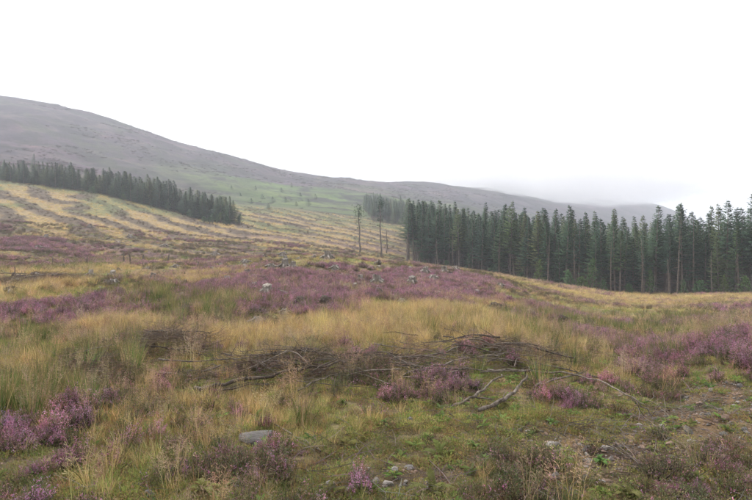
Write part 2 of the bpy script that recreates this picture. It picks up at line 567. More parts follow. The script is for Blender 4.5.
def ground_material(name, fine):
    m, n, p, out = new_mat(name)
    a = N(n, 'ShaderNodeAttribute', attribute_type='GEOMETRY', attribute_name='col')
    g = N(n, 'ShaderNodeNewGeometry')
    pos = g.outputs['Position']
    c = a.outputs['Color']
    s1, s2, s3 = (1.3, 9.0, 45.0) if fine else (0.035, 0.16, 0.7)
    c = mixc(n, c, ramp(n, noise(n, s1, 6, 0.65, pos), (0.34, (0.5, 0.47, 0.5)), (0.5, (1, 1, 1)), (0.66, (1.5, 1.42, 1.2))), 1.0, 'MULTIPLY')
    c = mixc(n, c, ramp(n, noise(n, s2, 6, 0.7, pos), (0.32, (0.55, 0.55, 0.5)), (0.5, (1, 1, 1)), (0.7, (1.45, 1.38, 1.25))), 0.85, 'MULTIPLY')
    c = mixc(n, c, ramp(n, noise(n, s3, 4, 0.7, pos), (0.3, (0.6, 0.6, 0.6)), (0.5, (1, 1, 1)), (0.72, (1.4, 1.35, 1.25))), 0.7, 'MULTIPLY')
    n.links.new(c, p.inputs['Base Color'])
    p.inputs['Roughness'].default_value = 0.95
    b = N(n, 'ShaderNodeBump')
    b.inputs['Strength'].default_value = 0.9
    b.inputs['Distance'].default_value = 0.05 if fine else 1.2
    n.links.new(noise(n, 22.0 if fine else 0.45, 8, 0.7, pos), b.inputs['Height'])
    n.links.new(b.outputs[0], p.inputs['Normal'])
    return m

M['ground'] = ground_material('moor_ground', True)
M['hill'] = ground_material('heather_hill', False)

def ground_sheet(name, i0, i1, mat):
    X, Y, Z, C = GX[i0:i1], GY[i0:i1], GZ[i0:i1], GC[i0:i1]
    ni, nj = X.shape
    co = np.stack([X, Y, Z], -1).reshape(-1, 3).astype(np.float32)
    idx = np.arange(ni * nj).reshape(ni, nj)
    a, b = idx[:-1], idx[1:]
    a2, b2 = np.roll(a, -1, 1), np.roll(b, -1, 1)
    q = np.stack([a, b, b2, a2], -1).reshape(-1, 4)[:, ::-1]
    me = bpy.data.meshes.new(name)
    me.vertices.add(len(co))
    me.vertices.foreach_set('co', co.ravel())
    me.loops.add(q.size)
    me.loops.foreach_set('vertex_index', q.ravel().astype(np.int32))
    me.polygons.add(len(q))
    me.polygons.foreach_set('loop_start', np.arange(0, q.size, 4, dtype=np.int32))
    me.polygons.foreach_set('loop_total', np.full(len(q), 4, np.int32))
    me.update(calc_edges=True)
    me.validate()
    if i0 == 0:      # close the disc under the camera
        bm = bmesh.new()
        bm.from_mesh(me)
        bm.verts.ensure_lookup_table()
        bm.faces.new([bm.verts[k] for k in range(nj - 1, -1, -1)])
        bm.to_mesh(me)
        bm.free()
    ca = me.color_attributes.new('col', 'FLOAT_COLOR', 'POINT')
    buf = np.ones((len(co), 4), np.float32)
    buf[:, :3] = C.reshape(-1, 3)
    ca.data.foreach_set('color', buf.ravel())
    me.materials.append(mat)
    me.shade_smooth()
    o = link(name, me)
    o['kind'] = 'structure'
    return o

cut1 = 330
cut2 = int(np.searchsorted(GR, 1010))
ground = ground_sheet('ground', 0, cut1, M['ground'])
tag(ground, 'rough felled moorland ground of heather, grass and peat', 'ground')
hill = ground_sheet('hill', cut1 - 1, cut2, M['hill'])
tag(hill, 'heather-covered hill rising behind the felled slope', 'hill')
fhill = ground_sheet('far_hill', cut2 - 1, len(GR), M['hill'])
tag(fhill, 'distant hill with its top lost in low cloud', 'hill')

# ================================================================== scatter (countless ground cover)
def make_coll(name, meshes):
    c = bpy.data.collections.new(name)
    for i, me in enumerate(meshes):
        o = bpy.data.objects.new('%s_%02d' % (name, i), me)
        c.objects.link(o)
    return c

def scatter_group(coll):
    g = bpy.data.node_groups.new('scatter_' + coll.name, 'GeometryNodeTree')
    g.interface.new_socket('Geometry', in_out='INPUT', socket_type='NodeSocketGeometry')
    g.interface.new_socket('Geometry', in_out='OUTPUT', socket_type='NodeSocketGeometry')
    i, o = g.nodes.new('NodeGroupInput'), g.nodes.new('NodeGroupOutput')
    ci = g.nodes.new('GeometryNodeCollectionInfo')
    ci.inputs['Collection'].default_value = coll
    ci.inputs['Separate Children'].default_value = True
    ci.inputs['Reset Children'].default_value = True
    ip = g.nodes.new('GeometryNodeInstanceOnPoints')
    ip.inputs['Pick Instance'].default_value = True
    def attr(nm, dt):
        a = g.nodes.new('GeometryNodeInputNamedAttribute')
        a.data_type = dt
        a.inputs['Name'].default_value = nm
        return a.outputs['Attribute']
    e = g.nodes.new('FunctionNodeEulerToRotation')
    g.links.new(attr('rot', 'FLOAT_VECTOR'), e.inputs[0])
    g.links.new(i.outputs[0], ip.inputs['Points'])
    g.links.new(ci.outputs[0], ip.inputs['Instance'])
    g.links.new(attr('var', 'INT'), ip.inputs['Instance Index'])
    g.links.new(e.outputs[0], ip.inputs['Rotation'])
    g.links.new(attr('scl', 'FLOAT_VECTOR'), ip.inputs['Scale'])
    g.links.new(ip.outputs[0], o.inputs[0])
    return g

def scatter(name, label, cat, coll, nvar, x, y, scl, tint, tilt=0.12, sink=0.0, group_cache={}):
    n = len(x)
    z = height(x, y) - sink
    me = bpy.data.meshes.new(name)
    me.vertices.add(n)
    me.vertices.foreach_set('co', np.stack([x, y, z], -1).astype(np.float32).ravel())
    def put(nm, ty, arr, key):
        a = me.attributes.new(nm, ty, 'POINT')
        a.data.foreach_set(key, np.ascontiguousarray(arr).ravel())
    rot = np.stack([rng.normal(0, tilt, n), rng.normal(0, tilt, n), rng.uniform(0, 6.283, n)], -1).astype(np.float32)
    put('rot', 'FLOAT_VECTOR', rot, 'vector')
    if scl.ndim == 1:
        scl = np.repeat(scl[:, None], 3, 1)
    put('scl', 'FLOAT_VECTOR', scl.astype(np.float32), 'vector')
    put('var', 'INT', rng.integers(0, nvar, n).astype(np.int32), 'value')
    t4 = np.ones((n, 4), np.float32)
    t4[:, :3] = tint
    put('tint', 'FLOAT_COLOR', t4, 'color')
    o = link(name, me)
    if coll.name not in group_cache:
        group_cache[coll.name] = scatter_group(coll)
    md = o.modifiers.new('scatter', 'NODES')
    md.node_group = group_cache[coll.name]
    tag(o, label, cat, kind='stuff')
    return o

def wedge(n, r0, r1, power=1.0, half=R(41)):
    """random spots in the sector of ground in front of the viewer; power<1 puts more of them near"""
    t = rng.uniform(0, 1, n)
    r = np.exp(np.log(r0) + (np.log(r1) - np.log(r0)) * t) if power == 0 else np.sqrt(r0**2 + (r1**2 - r0**2) * t)
    a = rng.uniform(-half, half, n)
    return r * np.sin(a), r * np.cos(a)

# ---- small plants
def u(a, b): return random.uniform(a, b)
def pick(pal):
    c = random.choice(pal)
    k = u(0.8, 1.2)
    return (c[0] * k, c[1] * k, c[2] * k)

def blade(mb, x, y, h, w, az, lean, curl, col, tip=None):
    ca, sa = math.cos(az), math.sin(az)
    px, py = -sa, ca
    tw = u(-0.9, 0.9)
    wx, wy = px * math.cos(tw) + ca * math.sin(tw), py * math.cos(tw) + sa * math.sin(tw)
    vs = []
    for t, k in ((0, 1.0), (0.4, 0.85), (0.75, 0.55)):
        off = h * (lean * t + curl * t * t)
        zz = h * t * (1 - 0.25 * abs(curl) * t)
        cx, cy = x + ca * off, y + sa * off
        vs.append((cx - wx * w * k / 2, cy - wy * w * k / 2, zz))
        vs.append((cx + wx * w * k / 2, cy + wy * w * k / 2, zz))
    off = h * (lean + curl)
    vs.append((x + ca * off, y + sa * off, h * (1 - 0.25 * abs(curl))))
    cols = [col] * 7
    if tip:
        cols = [col] * 4 + [tip] * 3
    mb.add(vs, [(0, 1, 3, 2), (2, 3, 5, 4), (4, 5, 6)], cols)

G_GREEN = [(0.165, 0.20, 0.055), (0.22, 0.225, 0.075), (0.125, 0.17, 0.045), (0.27, 0.24, 0.10)]
G_STRAW = [(0.46, 0.345, 0.155), (0.56, 0.44, 0.23), (0.37, 0.265, 0.115), (0.49, 0.36, 0.165), (0.33, 0.265, 0.105)]
G_RUST = [(0.30, 0.17, 0.08), (0.36, 0.22, 0.11), (0.24, 0.15, 0.08), (0.22, 0.20, 0.08)]

def grass_tuft(n, hmin, hmax, w, rad, pal, pale_share=0.0):
    mb = MB()
    for _ in range(n):
        a, r_ = u(0, 6.283), rad * math.sqrt(u(0, 1))
        c = pick(pal if u(0, 1) > pale_share else G_STRAW)
        blade(mb, math.cos(a) * r_, math.sin(a) * r_, u(hmin, hmax), w * u(0.7, 1.3), a + u(-0.8, 0.8), u(0.02, 0.35), u(-0.05, 0.55), c)
    return mb.mesh('grass_tuft', M['plant'])

def flower_stems(n, h, rad, pal):
    """wispy seeded grass: bent stalks with an open head"""
    mb = MB()
    for _ in range(n):
        a, r_ = u(0, 6.283), rad * math.sqrt(u(0, 1))
        x, y = math.cos(a) * r_, math.sin(a) * r_
        hh, az, le, cu = h * u(0.6, 1.15), u(0, 6.283), u(0.0, 0.2), u(0, 0.3)
        c = pick(pal)
        blade(mb, x, y, hh, 0.0032, az, le, cu, c)
        hc = pick([(0.36, 0.25, 0.17), (0.44, 0.33, 0.20), (0.34, 0.20, 0.15)])
        for k in range(16):
            t = u(0.62, 1.0)
            off = hh * (le * t + cu * t * t)
            bx, by, bz = x + math.cos(az) * off, y + math.sin(az) * off, hh * t * (1 - 0.25 * cu * t)
            g, ln = u(0, 6.283), 0.035 * (1.25 - t) * 2.2
            ex, ey, ez = bx + math.cos(g) * ln, by + math.sin(g) * ln, bz + u(0.005, 0.03)
            s_ = 0.0016
            mb.add([(bx, by, bz), (ex - math.sin(g) * s_, ey + math.cos(g) * s_, ez), (ex + math.sin(g) * s_, ey - math.cos(g) * s_, ez + 0.004)], [(0, 1, 2)], hc)
    return mb.mesh('seeded_grass', M['plant'])

def rush_tuft(n, h, rad, straw=0.2):
    mb = MB()
    for _ in range(n):
        a, r_ = u(0, 6.283), rad * math.sqrt(u(0, 1))
        c = pick([(0.105, 0.165, 0.042), (0.135, 0.195, 0.052), (0.085, 0.135, 0.036)]) if u(0, 1) > straw else pick(G_STRAW)
        blade(mb, math.cos(a) * r_, math.sin(a) * r_, h * u(0.55, 1.1), 0.006, a + u(-0.5, 0.5), u(0.0, 0.38), u(-0.02, 0.18), c, pick([(0.22, 0.17, 0.08), c]))
    return mb.mesh('rush_tuft', M['plant'])

def heather_clump(n, h, rad, bloom=0.75, fl=9):
    """woody stems, each with side shoots clad in small flowers or green tips"""
    mb = MB()
    for _ in range(n):
        a, r_ = u(0, 6.283), rad * math.sqrt(u(0, 1))
        x, y = math.cos(a) * r_ * 0.55, math.sin(a) * r_ * 0.55
        hh = h * u(0.5, 1.18) * (1.05 - 0.45 * (r_ / rad) ** 2) * (1 + .25 * math.sin(3 * a + n))
        r_ *= 1 + .35 * math.sin(2 * a + n * .7) + u(-.1, .2)
        tx, ty = math.cos(a) * r_ + u(-0.03, 0.03), math.sin(a) * r_ + u(-0.03, 0.03)
        st = pick([(0.10, 0.075, 0.055), (0.075, 0.06, 0.045)])
        g = u(0, 6.283)
        w = 0.0045
        dx, dy = math.cos(g) * w, math.sin(g) * w
        mb.add([(x - dx, y - dy, 0), (x + dx, y + dy, 0), (tx, ty, hh)], [(0, 1, 2)], st)
        flw = u(0, 1) < bloom
        fc = pick([(0.43, 0.19, 0.285), (0.37, 0.165, 0.24), (0.48, 0.26, 0.34), (0.35, 0.19, 0.20)]) if flw else pick([(0.11, 0.13, 0.05), (0.15, 0.13, 0.065), (0.18, 0.13, 0.085)])
        lc = pick([(0.10, 0.12, 0.045), (0.13, 0.12, 0.055), (0.15, 0.11, 0.07)])
        for k in range(fl + 4):
            t = u(0.25, 0.62) if k >= fl else u(0.55, 1.0)
            col = lc if k >= fl else (fc[0] * u(0.8, 1.2), fc[1] * u(0.8, 1.2), fc[2] * u(0.8, 1.2))
            px, py, pz = x + (tx - x) * t + u(-.02, .02), y + (ty - y) * t + u(-.02, .02), hh * t
            g, s_ = u(0, 6.283), u(0.004, 0.008)
            up = u(0.009, 0.020)
            ox, oy = math.cos(g) * s_, math.sin(g) * s_
            mb.add([(px - ox, py - oy, pz), (px + oy * .6, py - ox * .6, pz + up * .45), (px + ox, py + oy, pz + up * .2), (px + u(-.012, .012), py + u(-.012, .012), pz + up)],
                   [(0, 1, 3), (1, 2, 3)], col)
    return mb.mesh('heather_clump', M['heather'])

def herb_cushion(n, h, rad, pal):
    mb = MB()
    for _ in range(n):
        a, r_ = u(0, 6.283), rad * math.sqrt(u(0, 1))
        x, y = math.cos(a) * r_, math.sin(a) * r_
        z = h * (1 - (r_ / rad) ** 2) * u(0.3, 1.0)
        g, ln, w = u(0, 6.283), u(0.012, 0.034), u(0.003, 0.008)
        cg, sg = math.cos(g), math.sin(g)
        up = u(0.0, 0.035)
        mb.add([(x, y, z), (x + cg * ln * .5 - sg * w, y + sg * ln * .5 + cg * w, z + up * .7), (x + cg * ln, y + sg * ln, z + up), (x + cg * ln * .5 + sg * w, y + sg * ln * .5 - cg * w, z + up * .7)],
               [(0, 1, 2), (0, 2, 3)], pick(pal))
    return mb.mesh('herb_cushion', M['plant'])

def twig_litter(n, ln, spread, height_=0.04):
    mb = MB()
    for _ in range(n):
        a = u(0, 6.283)
        x, y, z = u(-spread, spread), u(-spread, spread), u(0.0, height_)
        l_ = ln * u(0.4, 1.2)
        p0 = Vector((x, y, z))
        p2 = p0 + Vector((math.cos(a) * l_, math.sin(a) * l_, u(-0.2, 0.35) * l_))
        p1 = (p0 + p2) / 2 + Vector((u(-.1, .1), u(-.1, .1), u(-.02, .1))) * l_
        k = u(0.6, 1.3)
        r0 = u(0.002, 0.0055)
        tube(mb, [p0, p1, p2], [r0, r0 * .8, r0 * .4], 3, (0.19 * k, 0.155 * k, 0.13 * k), False)
    return mb.mesh('twigs', M['plant'])

random.seed(3)
C_GREEN = make_coll('green_grass', [grass_tuft(46, 0.10, 0.30, 0.0050, 0.11, G_GREEN, 0.25) for _ in range(4)])
C_STRAW = make_coll('straw_grass', [grass_tuft(52, 0.22, 0.52, 0.0052, 0.10, G_STRAW) for _ in range(4)])
C_RUST = make_coll('rust_grass', [grass_tuft(40, 0.15, 0.38, 0.0048, 0.12, G_RUST, 0.3) for _ in range(3)])
C_SEED = make_coll('seed_grass', [flower_stems(16, 0.55, 0.14, G_STRAW) for _ in range(4)])
C_RUSH = make_coll('rushes', [rush_tuft(70, 0.55, 0.10, 0.3) for _ in range(3)])
C_HEATH = make_coll('heather', [heather_clump(80, 0.30, 0.19, b, 15) for b in (0.70, 0.58, 0.46, 0.64)])
C_LING = make_coll('ling', [heather_clump(46, 0.20, 0.18, b) for b in (0.1, 0.2, 0.05)])
C_HERB = make_coll('herbs', [herb_cushion(100, 0.05, 0.14, p) for p in (
    [(0.17, 0.205, 0.055), (0.22, 0.225, 0.07), (0.24, 0.17, 0.07)], [(0.25, 0.225, 0.08), (0.28, 0.21, 0.09), (0.17, 0.19, 0.055)],
    [(0.22, 0.14, 0.08), (0.17, 0.11, 0.07), (0.16, 0.15, 0.06)], [(0.14, 0.185, 0.05), (0.19, 0.215, 0.06), (0.31, 0.26, 0.11)])])
C_TWIG = make_coll('twigs', [twig_litter(16, 0.35, 0.22) for _ in range(4)])
C_BRASH = make_coll('brash', [twig_litter(34, 0.5, 0.30, 0.20) for _ in range(4)])

def tints(n, base=(1, 1, 1), var=0.18, hue=0.06):
    k = rng.normal(1, var, (n, 1)).clip(0.5, 1.6)
    return np.clip(np.array(base) * k * rng.normal(1, hue, (n, 3)), 0.05, 2.5)

def keep(x, y, prob):
    m = rng.uniform(0, 1, len(x)) < prob
    return x[m], y[m]

def masks(x, y):
    H, S, Ru, B, P = (patch_mask(q, x, y) for q in (HEATHER, STRAW, RUSH, BARE, PILES))
    B = np.clip(1.5 * B + 0.35 * B * fbm(x, y, 0.9, 3, 46), 0, 1)
    H = np.clip(H * (1 + 0.5 * fbm(x, y, 0.7 + 0.02 * np.hypot(x, y).mean(), 3, 48)), 0, 1)
    return H, S, Ru, B, P

def in_wood(x, y):
    az = np.arctan2(x, y)
    uu = U0 + F * x / np.maximum(y, 0.1)
    de = np.interp(uu, [395, 408, 430, 480, 530, 560, 600, 650, 700, 752, 900], [140, 132, 128, 118, 106, 99, 95, 92, 90, 86, 78])
    return (uu > 404) & (y > de + 1.5)

# spots of single things: no tall cover grows on them
STONE_LIST = [  # u, v, width px, height ratio, kind, label
 (257,443,44,.2,'grey','broad flat grey slab with heather growing at its foot, largest stone'),
 (556,449,17,.42,'pale','whitish flat stone on the mossy ground below the log'),
 (604,451,8,.6,'pale','small whitish stone just right of the flat white stone'),
 (612,461,7,.6,'pale','small white chip of stone between the green leaf clumps'),
 (722,465,14,.85,'brown','rounded brown-grey boulder beside the heather near the right edge'),
 (689,435,11,.8,'grey','rounded grey stone at the foot of the gravelly bank'),
 (727,421,11,.7,'brown','reddish brown stone high on the gravelly bank'),
 (655,421,6,.7,'pale','small pale stone on the moss under the arching branch'),
 (640,429,8,.7,'pale','pale angular stone under the end of the arching branch'),
 (626,429,6,.7,'pale','small pale stone left of the angular one under the branch'),
 (670,446,8,.6,'brown','orange-tinged stone between dead grass on the gravelly bank'),
 (613,475,9,.5,'brown','buff stone lying flat beside dead sticks'),
 (556,479,12,.5,'pale','pale stone half sunk in moss, below the whitish flat one'),
 (690,478,9,.6,'grey','pale grey stone beside a bright green leafy plant'),
 (395,474,9,.7,'pale','small upright pale stone right of the pink heather tuft'),
 (376,484,11,.45,'pale','flat pale stone, left of a touching pair at the bottom'),
 (389,486,12,.4,'pale','flat pale stone, right of a touching pair at the bottom'),
 (330,488,11,.55,'pale','pale rounded stone beside a leafy plant at the bottom edge'),
 (350,493,12,.5,'grey','flat grey-pink stone at the bottom edge below the heather tuft'),
 (352,474,7,.6,'grey','small grey stone just left of the pink heather tuft'),
 (148,496,13,.4,'grey','flat grey stone at the bottom edge among tall grass'),
 (36,322,10,.7,'pale','pale block of stone among heather near the left edge'),
 (45,333,8,.4,'grey','flat grey stone below the pale block near the left edge'),
 (735,455,7,.6,'brown','brown stone above the heather at the right edge'),
 (745,432,8,.6,'grey','grey stone on the bare bank at the right edge'),
 (700,405,7,.6,'brown','brown stone in the middle of the gravelly bank'),
 (712,392,6,.6,'pale','small pale stone near the top of the gravelly bank'),
 (740,388,7,.6,'grey','grey stone at the top right of the gravelly bank'),
 (683,398,6,.6,'pale','small pale stone on the left part of the gravelly bank'),
 (735,408,6,.6,'pale','small pale stone on the bank above the reddish one'),
 (585,462,7,.5,'grey','grey stone right of the pair of green leaf clumps'),
 (520,432,6,.6,'grey','small grey stone below the thick log'),
 (455,440,6,.5,'grey','small grey stone in the mossy turf below the brash'),
]
STUMP_LIST = [  # u, v, width px, proto, label
 (267,294,15,0,'pale grey stump with purple heather on both sides, left of centre'),
 (285,268,12,2,'tall-cut grey stump on the crest, the taller of two neighbours'),
 (293,269,10,2,'narrow stump just right of the tall-cut stump on the crest'),
 (271,268,10,1,'low stump on the crest, left of the tall-cut stump'),
 (335,270,10,1,'low whitish stump on the crest above the heather'),
 (377,284,14,0,'pale stump in heather with a dark hollow side, at the centre'),
 (412,284,12,0,'pale rounded stump in heather, right of the central one'),
 (347,288,10,1,'small low stump in the yellow grass left of the central stump'),
 (378,294,13,3,'upturned stump with torn roots just below the central stump'),
 (285,315,12,1,'small pale stump at the lower edge of the purple heather'),
 (258,324,15,1,'low pale stump beside the straw-coloured grass, left of centre'),
 (300,304,16,3,'dark upturned stump in the middle of the heather patch'),
 (325,304,17,3,'dark root plate beside the other upturned stump in the heather'),
 (283,256,9,1,'small stump at the skyline of the crest, furthest of the left group'),
 (328,259,12,0,'broad pale stump on the skyline of the crest'),
 (425,274,11,0,'pale stump near the edge of the right-hand wood, upper of a pair'),
 (433,280,11,1,'pale stump near the edge of the right-hand wood, lower of a pair'),
 (455,271,10,1,'small stump in the heather close to the wood edge'),
 (444,273,9,2,'short upright stump between the pair and the wood edge'),
 (130,238,9,0,'whitish stump on the felled slope at far left'),
 (118,244,8,1,'small grey stump just below the whitish one on the felled slope'),
 (46,239,9,0,'pale stump beside purple heather at the far left'),
 (38,249,8,1,'small stump below the pale one at the far left'),
 (495,312,20,3,'dark peaty upturned stump in the grass right of centre'),
 (562,323,16,3,'dark upturned stump in the grassy slope before the wood'),
 (402,303,9,1,'low stump in the grass between heather and straw'),
 (440,296,9,1,'small grey stump at the right end of the heather band'),
 (320,273,9,1,'small grey stump above the heather, left of the skyline stump'),
 (360,281,8,2,'short upright stump left of the central stump'),
 (245,263,8,1,'small stump in the pale grass of the crest, left of the group'),
 (176,268,8,1,'small stump behind the leaning stakes'),
 (118,272,9,3,'grey root plate below the stakes on the left'),
 (500,287,9,1,'small stump in the straw grass before the wood'),
 (215,256,8,0,'small stump at the foot of the striped slope'),
 (165,247,8,1,'low stump in a dark lane of the striped slope'),
 (90,228,7,0,'small pale stump high on the striped slope at the left'),
]
PLANTS = [  # u, v, size, kind, label
 (203,493,1.5,'leaf','bright green leafy plant at the bottom edge left of centre'),
 (236,487,1.1,'leaf','green leafy plant just right of the larger one at the bottom'),
 (22,372,1.0,'leaf','green leafy plant above the dark rush clump at left'),
 (258,420,1.2,'leaf','bright green leafy plant above the flat grey slab'),
 (288,455,.8,'leaf','small green leafy plant at the right end of the slab'),
 (440,458,1.5,'fern','green fern with spreading fronds at the lower centre'),
 (345,447,.9,'fern','small fern between the heather and the lower sticks'),
 (433,495,1.3,'fern','pale green fern at the bottom edge, centre'),
 (474,448,.9,'leaf','green leafy plant right of the fern at lower centre'),
 (565,462,1.0,'leaf','bluish green leafy plant below the whitish flat stone'),
 (600,464,1.1,'leaf','bright green leafy plant right of the whitish flat stone'),
 (697,481,1.1,'leaf','vivid green leafy plant beside the grey stone at lower right'),
 (601,496,1.1,'leaf','green leafy plant at the bottom edge, left of a pair'),
 (628,497,1.2,'leaf','green leafy plant at the bottom edge, right of a pair'),
 (552,425,1.0,'leaf','yellow-green leafy plant below the arching branch'),
 (343,405,1.0,'leaf','green leafy plant under the left brash heap'),
 (535,432,.8,'leaf','small green leafy plant below the thick log'),
 (520,402,.9,'leaf','green leafy plant in the shade of the thick log'),
 (690,428,.8,'fern','small dark fern beside the rounded grey stone'),
 (330,495,1.0,'fern','narrow-leaved green plant at the bottom edge by a pale stone'),
 (652,452,.8,'leaf','yellowish leafy plant on the bare ground'),
 (385,425,.9,'leaf','small leafy plant in the moss below the pink heather'),
 (300,372,1.0,'leaf','green leafy plant growing through the left brash heap'),
]

CLEAR = []
for row in STONE_LIST:
    q = at(row[0], row[1]); w_ = row[2] * q.y / F
    CLEAR.append((q.x, q.y - .15, w_ * .6 + .03, w_ * .5 + .28))
for row in STUMP_LIST:
    q = at(row[0], row[1]); w_ = row[2] * q.y / F
    CLEAR.append((q.x, q.y - .5, w_ * .6, w_ * .6 + .8))
for row in PLANTS:
    q = at(row[0], row[1])
    CLEAR.append((q.x, q.y - .1, .17 * row[2], .22 * row[2] + .1))
for (ua, va), (ub, vb) in [((480,411),(528,372)), ((530,371),(650,413)), ((404,374),(505,354)), ((452,405),(503,375)), ((196,389),(345,362))]:
    for k in range(9):
        q = at(ua + (ub - ua) * k / 8, va + (vb - va) * k / 8)
        CLEAR.append((q.x, q.y - .15, .2, .45))

def cleared(x, y):
    k = np.ones_like(x)
    for cx, cy, rx, ry in CLEAR:
        k[((x - cx) / rx) ** 2 + ((y - cy) / ry) ** 2 < 1] = 0.04
    return k

ZONES = [  # r0, r1, multiplier of density per square metre, size
    (4.3, 10.0, 1.0, 1.0), (10.0, 20.0, 0.72, 1.0), (20.0, 40.0, 0.36, 1.1), (40.0, 75.0, 0.15, 1.3), (75.0, 140.0, 0.05, 1.8)]
TALL = ('green', 'straw', 'rust', 'seed', 'rush', 'heath', 'ling', 'brash', 'twig')
acc = {k: [] for k in ('green', 'straw', 'rust', 'seed', 'rush', 'heath', 'ling', 'herb', 'twig', 'brash')}
for (r0, r1, dm, sz) in ZONES:
    area = R(82) / 2 * (r1 ** 2 - r0 ** 2)
    def lay(kind, dens, probf, smul=1.0):
        x, y = wedge(int(area * dens * dm), r0, r1)
        H, S, Ru, B, P = masks(x, y)
        pr = probf(x, y, H, S, Ru, B, P)
        pr = np.where(in_wood(x, y), 0, pr)
        sh = np.clip(patch_mask(SHORT, x, y, 0.8, 44), 0, 1)
        if kind in ('straw', 'seed', 'rush', 'rust'):
            pr = pr * (1 - (0.97 if kind in ('rush', 'seed') else 0.86) * sh)
        if r0 >= 70:
            pr = pr * (1 - 0.75 * stripe_zone(x, y) * (stripe(x, y) < 0.5)) if kind in ('straw', 'seed', 'rust') else pr
        if kind in TALL:
            pr = pr * cleared(x, y)
        m = rng.uniform(0, 1, len(x)) < pr
        s = sz * smul * rng.uniform(0.7, 1.3, m.sum())
        if kind in ('green', 'rust', 'straw'):
            s = s * (1 - 0.42 * sh[m]) * (0.62 + 0.38 * sstep(0.1, 0.7, patch_mask(STRAW, x, y)[m]))
        acc[kind].append((x[m], y[m], s))
    far = r0 >= 20
    lay('green', 56, lambda x, y, H, S, Ru, B, P: (0.15 + 0.7 * sstep(-0.3, 0.45, fbm(x, y, 2.2, 3, 81))) * (1 - .7*H) * (1 - .6*S) * (1 - .97*B) * (1 - .8*P))
    lay('straw', 50, lambda x, y, H, S, Ru, B, P: np.clip(0.9*S + 0.22 * sstep(0.1, 0.6, fbm(x, y, 3.0, 3, 83)), 0, 1) * (1 - .8*H) * (1 - .97*B) * (1 - .7*P))
    lay('rust', 46, lambda x, y, H, S, Ru, B, P: (0.2 + 0.7 * sstep(-.1, 0.5, fbm(x, y, 2.6, 3, 85))) * (1 - .55*H) * (1 - .92*B) * (1 - .7*P))
    lay('seed', 10 if r0 < 15 else 8, lambda x, y, H, S, Ru, B, P: np.clip(0.3 + 0.5*S + 0.35 * fbm(x, y, 1.8, 3, 87), 0, 1) * (1 - .2*H) * (1 - .9*B) * (1 - .5*P))
    lay('rush', 22, lambda x, y, H, S, Ru, B, P: np.clip(0.95*Ru + 0.08 * sstep(0.3, 0.6, fbm(x, y, 2.4, 3, 89)), 0, 1) * (1 - .95*B) * (np.hypot(x, y) > 8.0))
    lay('heath', 90 if far else 50, lambda x, y, H, S, Ru, B, P: np.clip((0.85 if far else 0.5) * sstep(0.18 if far else 0.3, 0.62 if far else 0.75, H * (1 + .5 * fbm(x, y, 1.3 if not far else 3.5, 3, 90))) + (0.16 if far else 0.05) * sstep(0.15, 0.6, fbm(x, y, 2.0 if not far else 6.0, 3, 91)), 0, 1) * (1 - .6*B), 0.85)
    lay('ling', 34, lambda x, y, H, S, Ru, B, P: np.clip(0.25*H + 0.6 * sstep(0.0, 0.5, fbm(x, y, 1.7 if not far else 5.0, 3, 93)), 0, 1) * (1 - .5*S) * (1 - .8*B))
    if r0 < 25:
        lay('herb', 120, lambda x, y, H, S, Ru, B, P: (0.8 - 0.4*H) * (1 - .25*S) * (1 - .8*B) * (0.55 + 0.45 * sstep(-0.4, 0.2, fbm(x, y, 1.1, 3, 95))))
        lay('twig', 11, lambda x, y, H, S, Ru, B, P: np.clip(0.15 + 0.9*P + 0.5*B + 0.3 * fbm(x, y, 2.0, 2, 97), 0, 1))
    lay('brash', 24 if r0 < 35 else 16, lambda x, y, H, S, Ru, B, P: np.clip(1.25 * P * (1 + .7 * fbm(x, y, .9, 3, 98)) - 0.15, 0, 1) if r0 < 35 else 0.40 * sstep(-.2, .5, fbm(x, y, 7, 3, 99)), 1.0 if r0 < 35 else 0.7)

def gather(kind):
    return [np.concatenate([a[i] for a in acc[kind]]) for i in range(3)]

# straw and dark brash on the lanes of the far felled slope
x, y = wedge(90000, 70, 290, half=R(38))
zs, st = stripe_zone(x, y), stripe(x, y)
rr_ = np.hypot(x, y)
w = rng.uniform(0, 1, len(x))
ms = (zs > 0.3) & (st + fbm(x, y, 6, 4, 31, .7) * 0.28 > 0.6) & (w < 0.2) & (~in_wood(x, y))
mb_ = (zs > 0.3) & (st + fbm(x, y, 6, 4, 31, .7) * 0.28 < 0.46) & (w < 0.36) & (~in_wood(x, y))
acc['straw'].append((x[ms], y[ms], rng.uniform(1.2, 2.2, ms.sum())))
mh = mb_ & (w < 0.10)
acc['ling'].append((x[mh], y[mh], rng.lognormal(.2, .45, mh.sum()).clip(.6, 3)))
mb_ &= (w >= 0.10)
acc['brash'].append((x[mb_], y[mb_], rng.uniform(.8, 1.7, mb_.sum())))

x, y = wedge(26000, 300, 830, half=R(36))
hm_ = fbm(x, y, 45, 4, 121)
gz_ = (1 - sstep(470, 600, np.hypot(x, y) + fbm(x, y, 70, 3, 43) * 70)) * sstep(-0.44, -0.2, np.arctan2(x, y))
x, y = keep(x, y, .8 * sstep(-.1, .5, hm_ + .6 * fbm(x, y, 12, 3, 123)) * (1 - .9 * gz_))
HILLX, HILLY = x, y

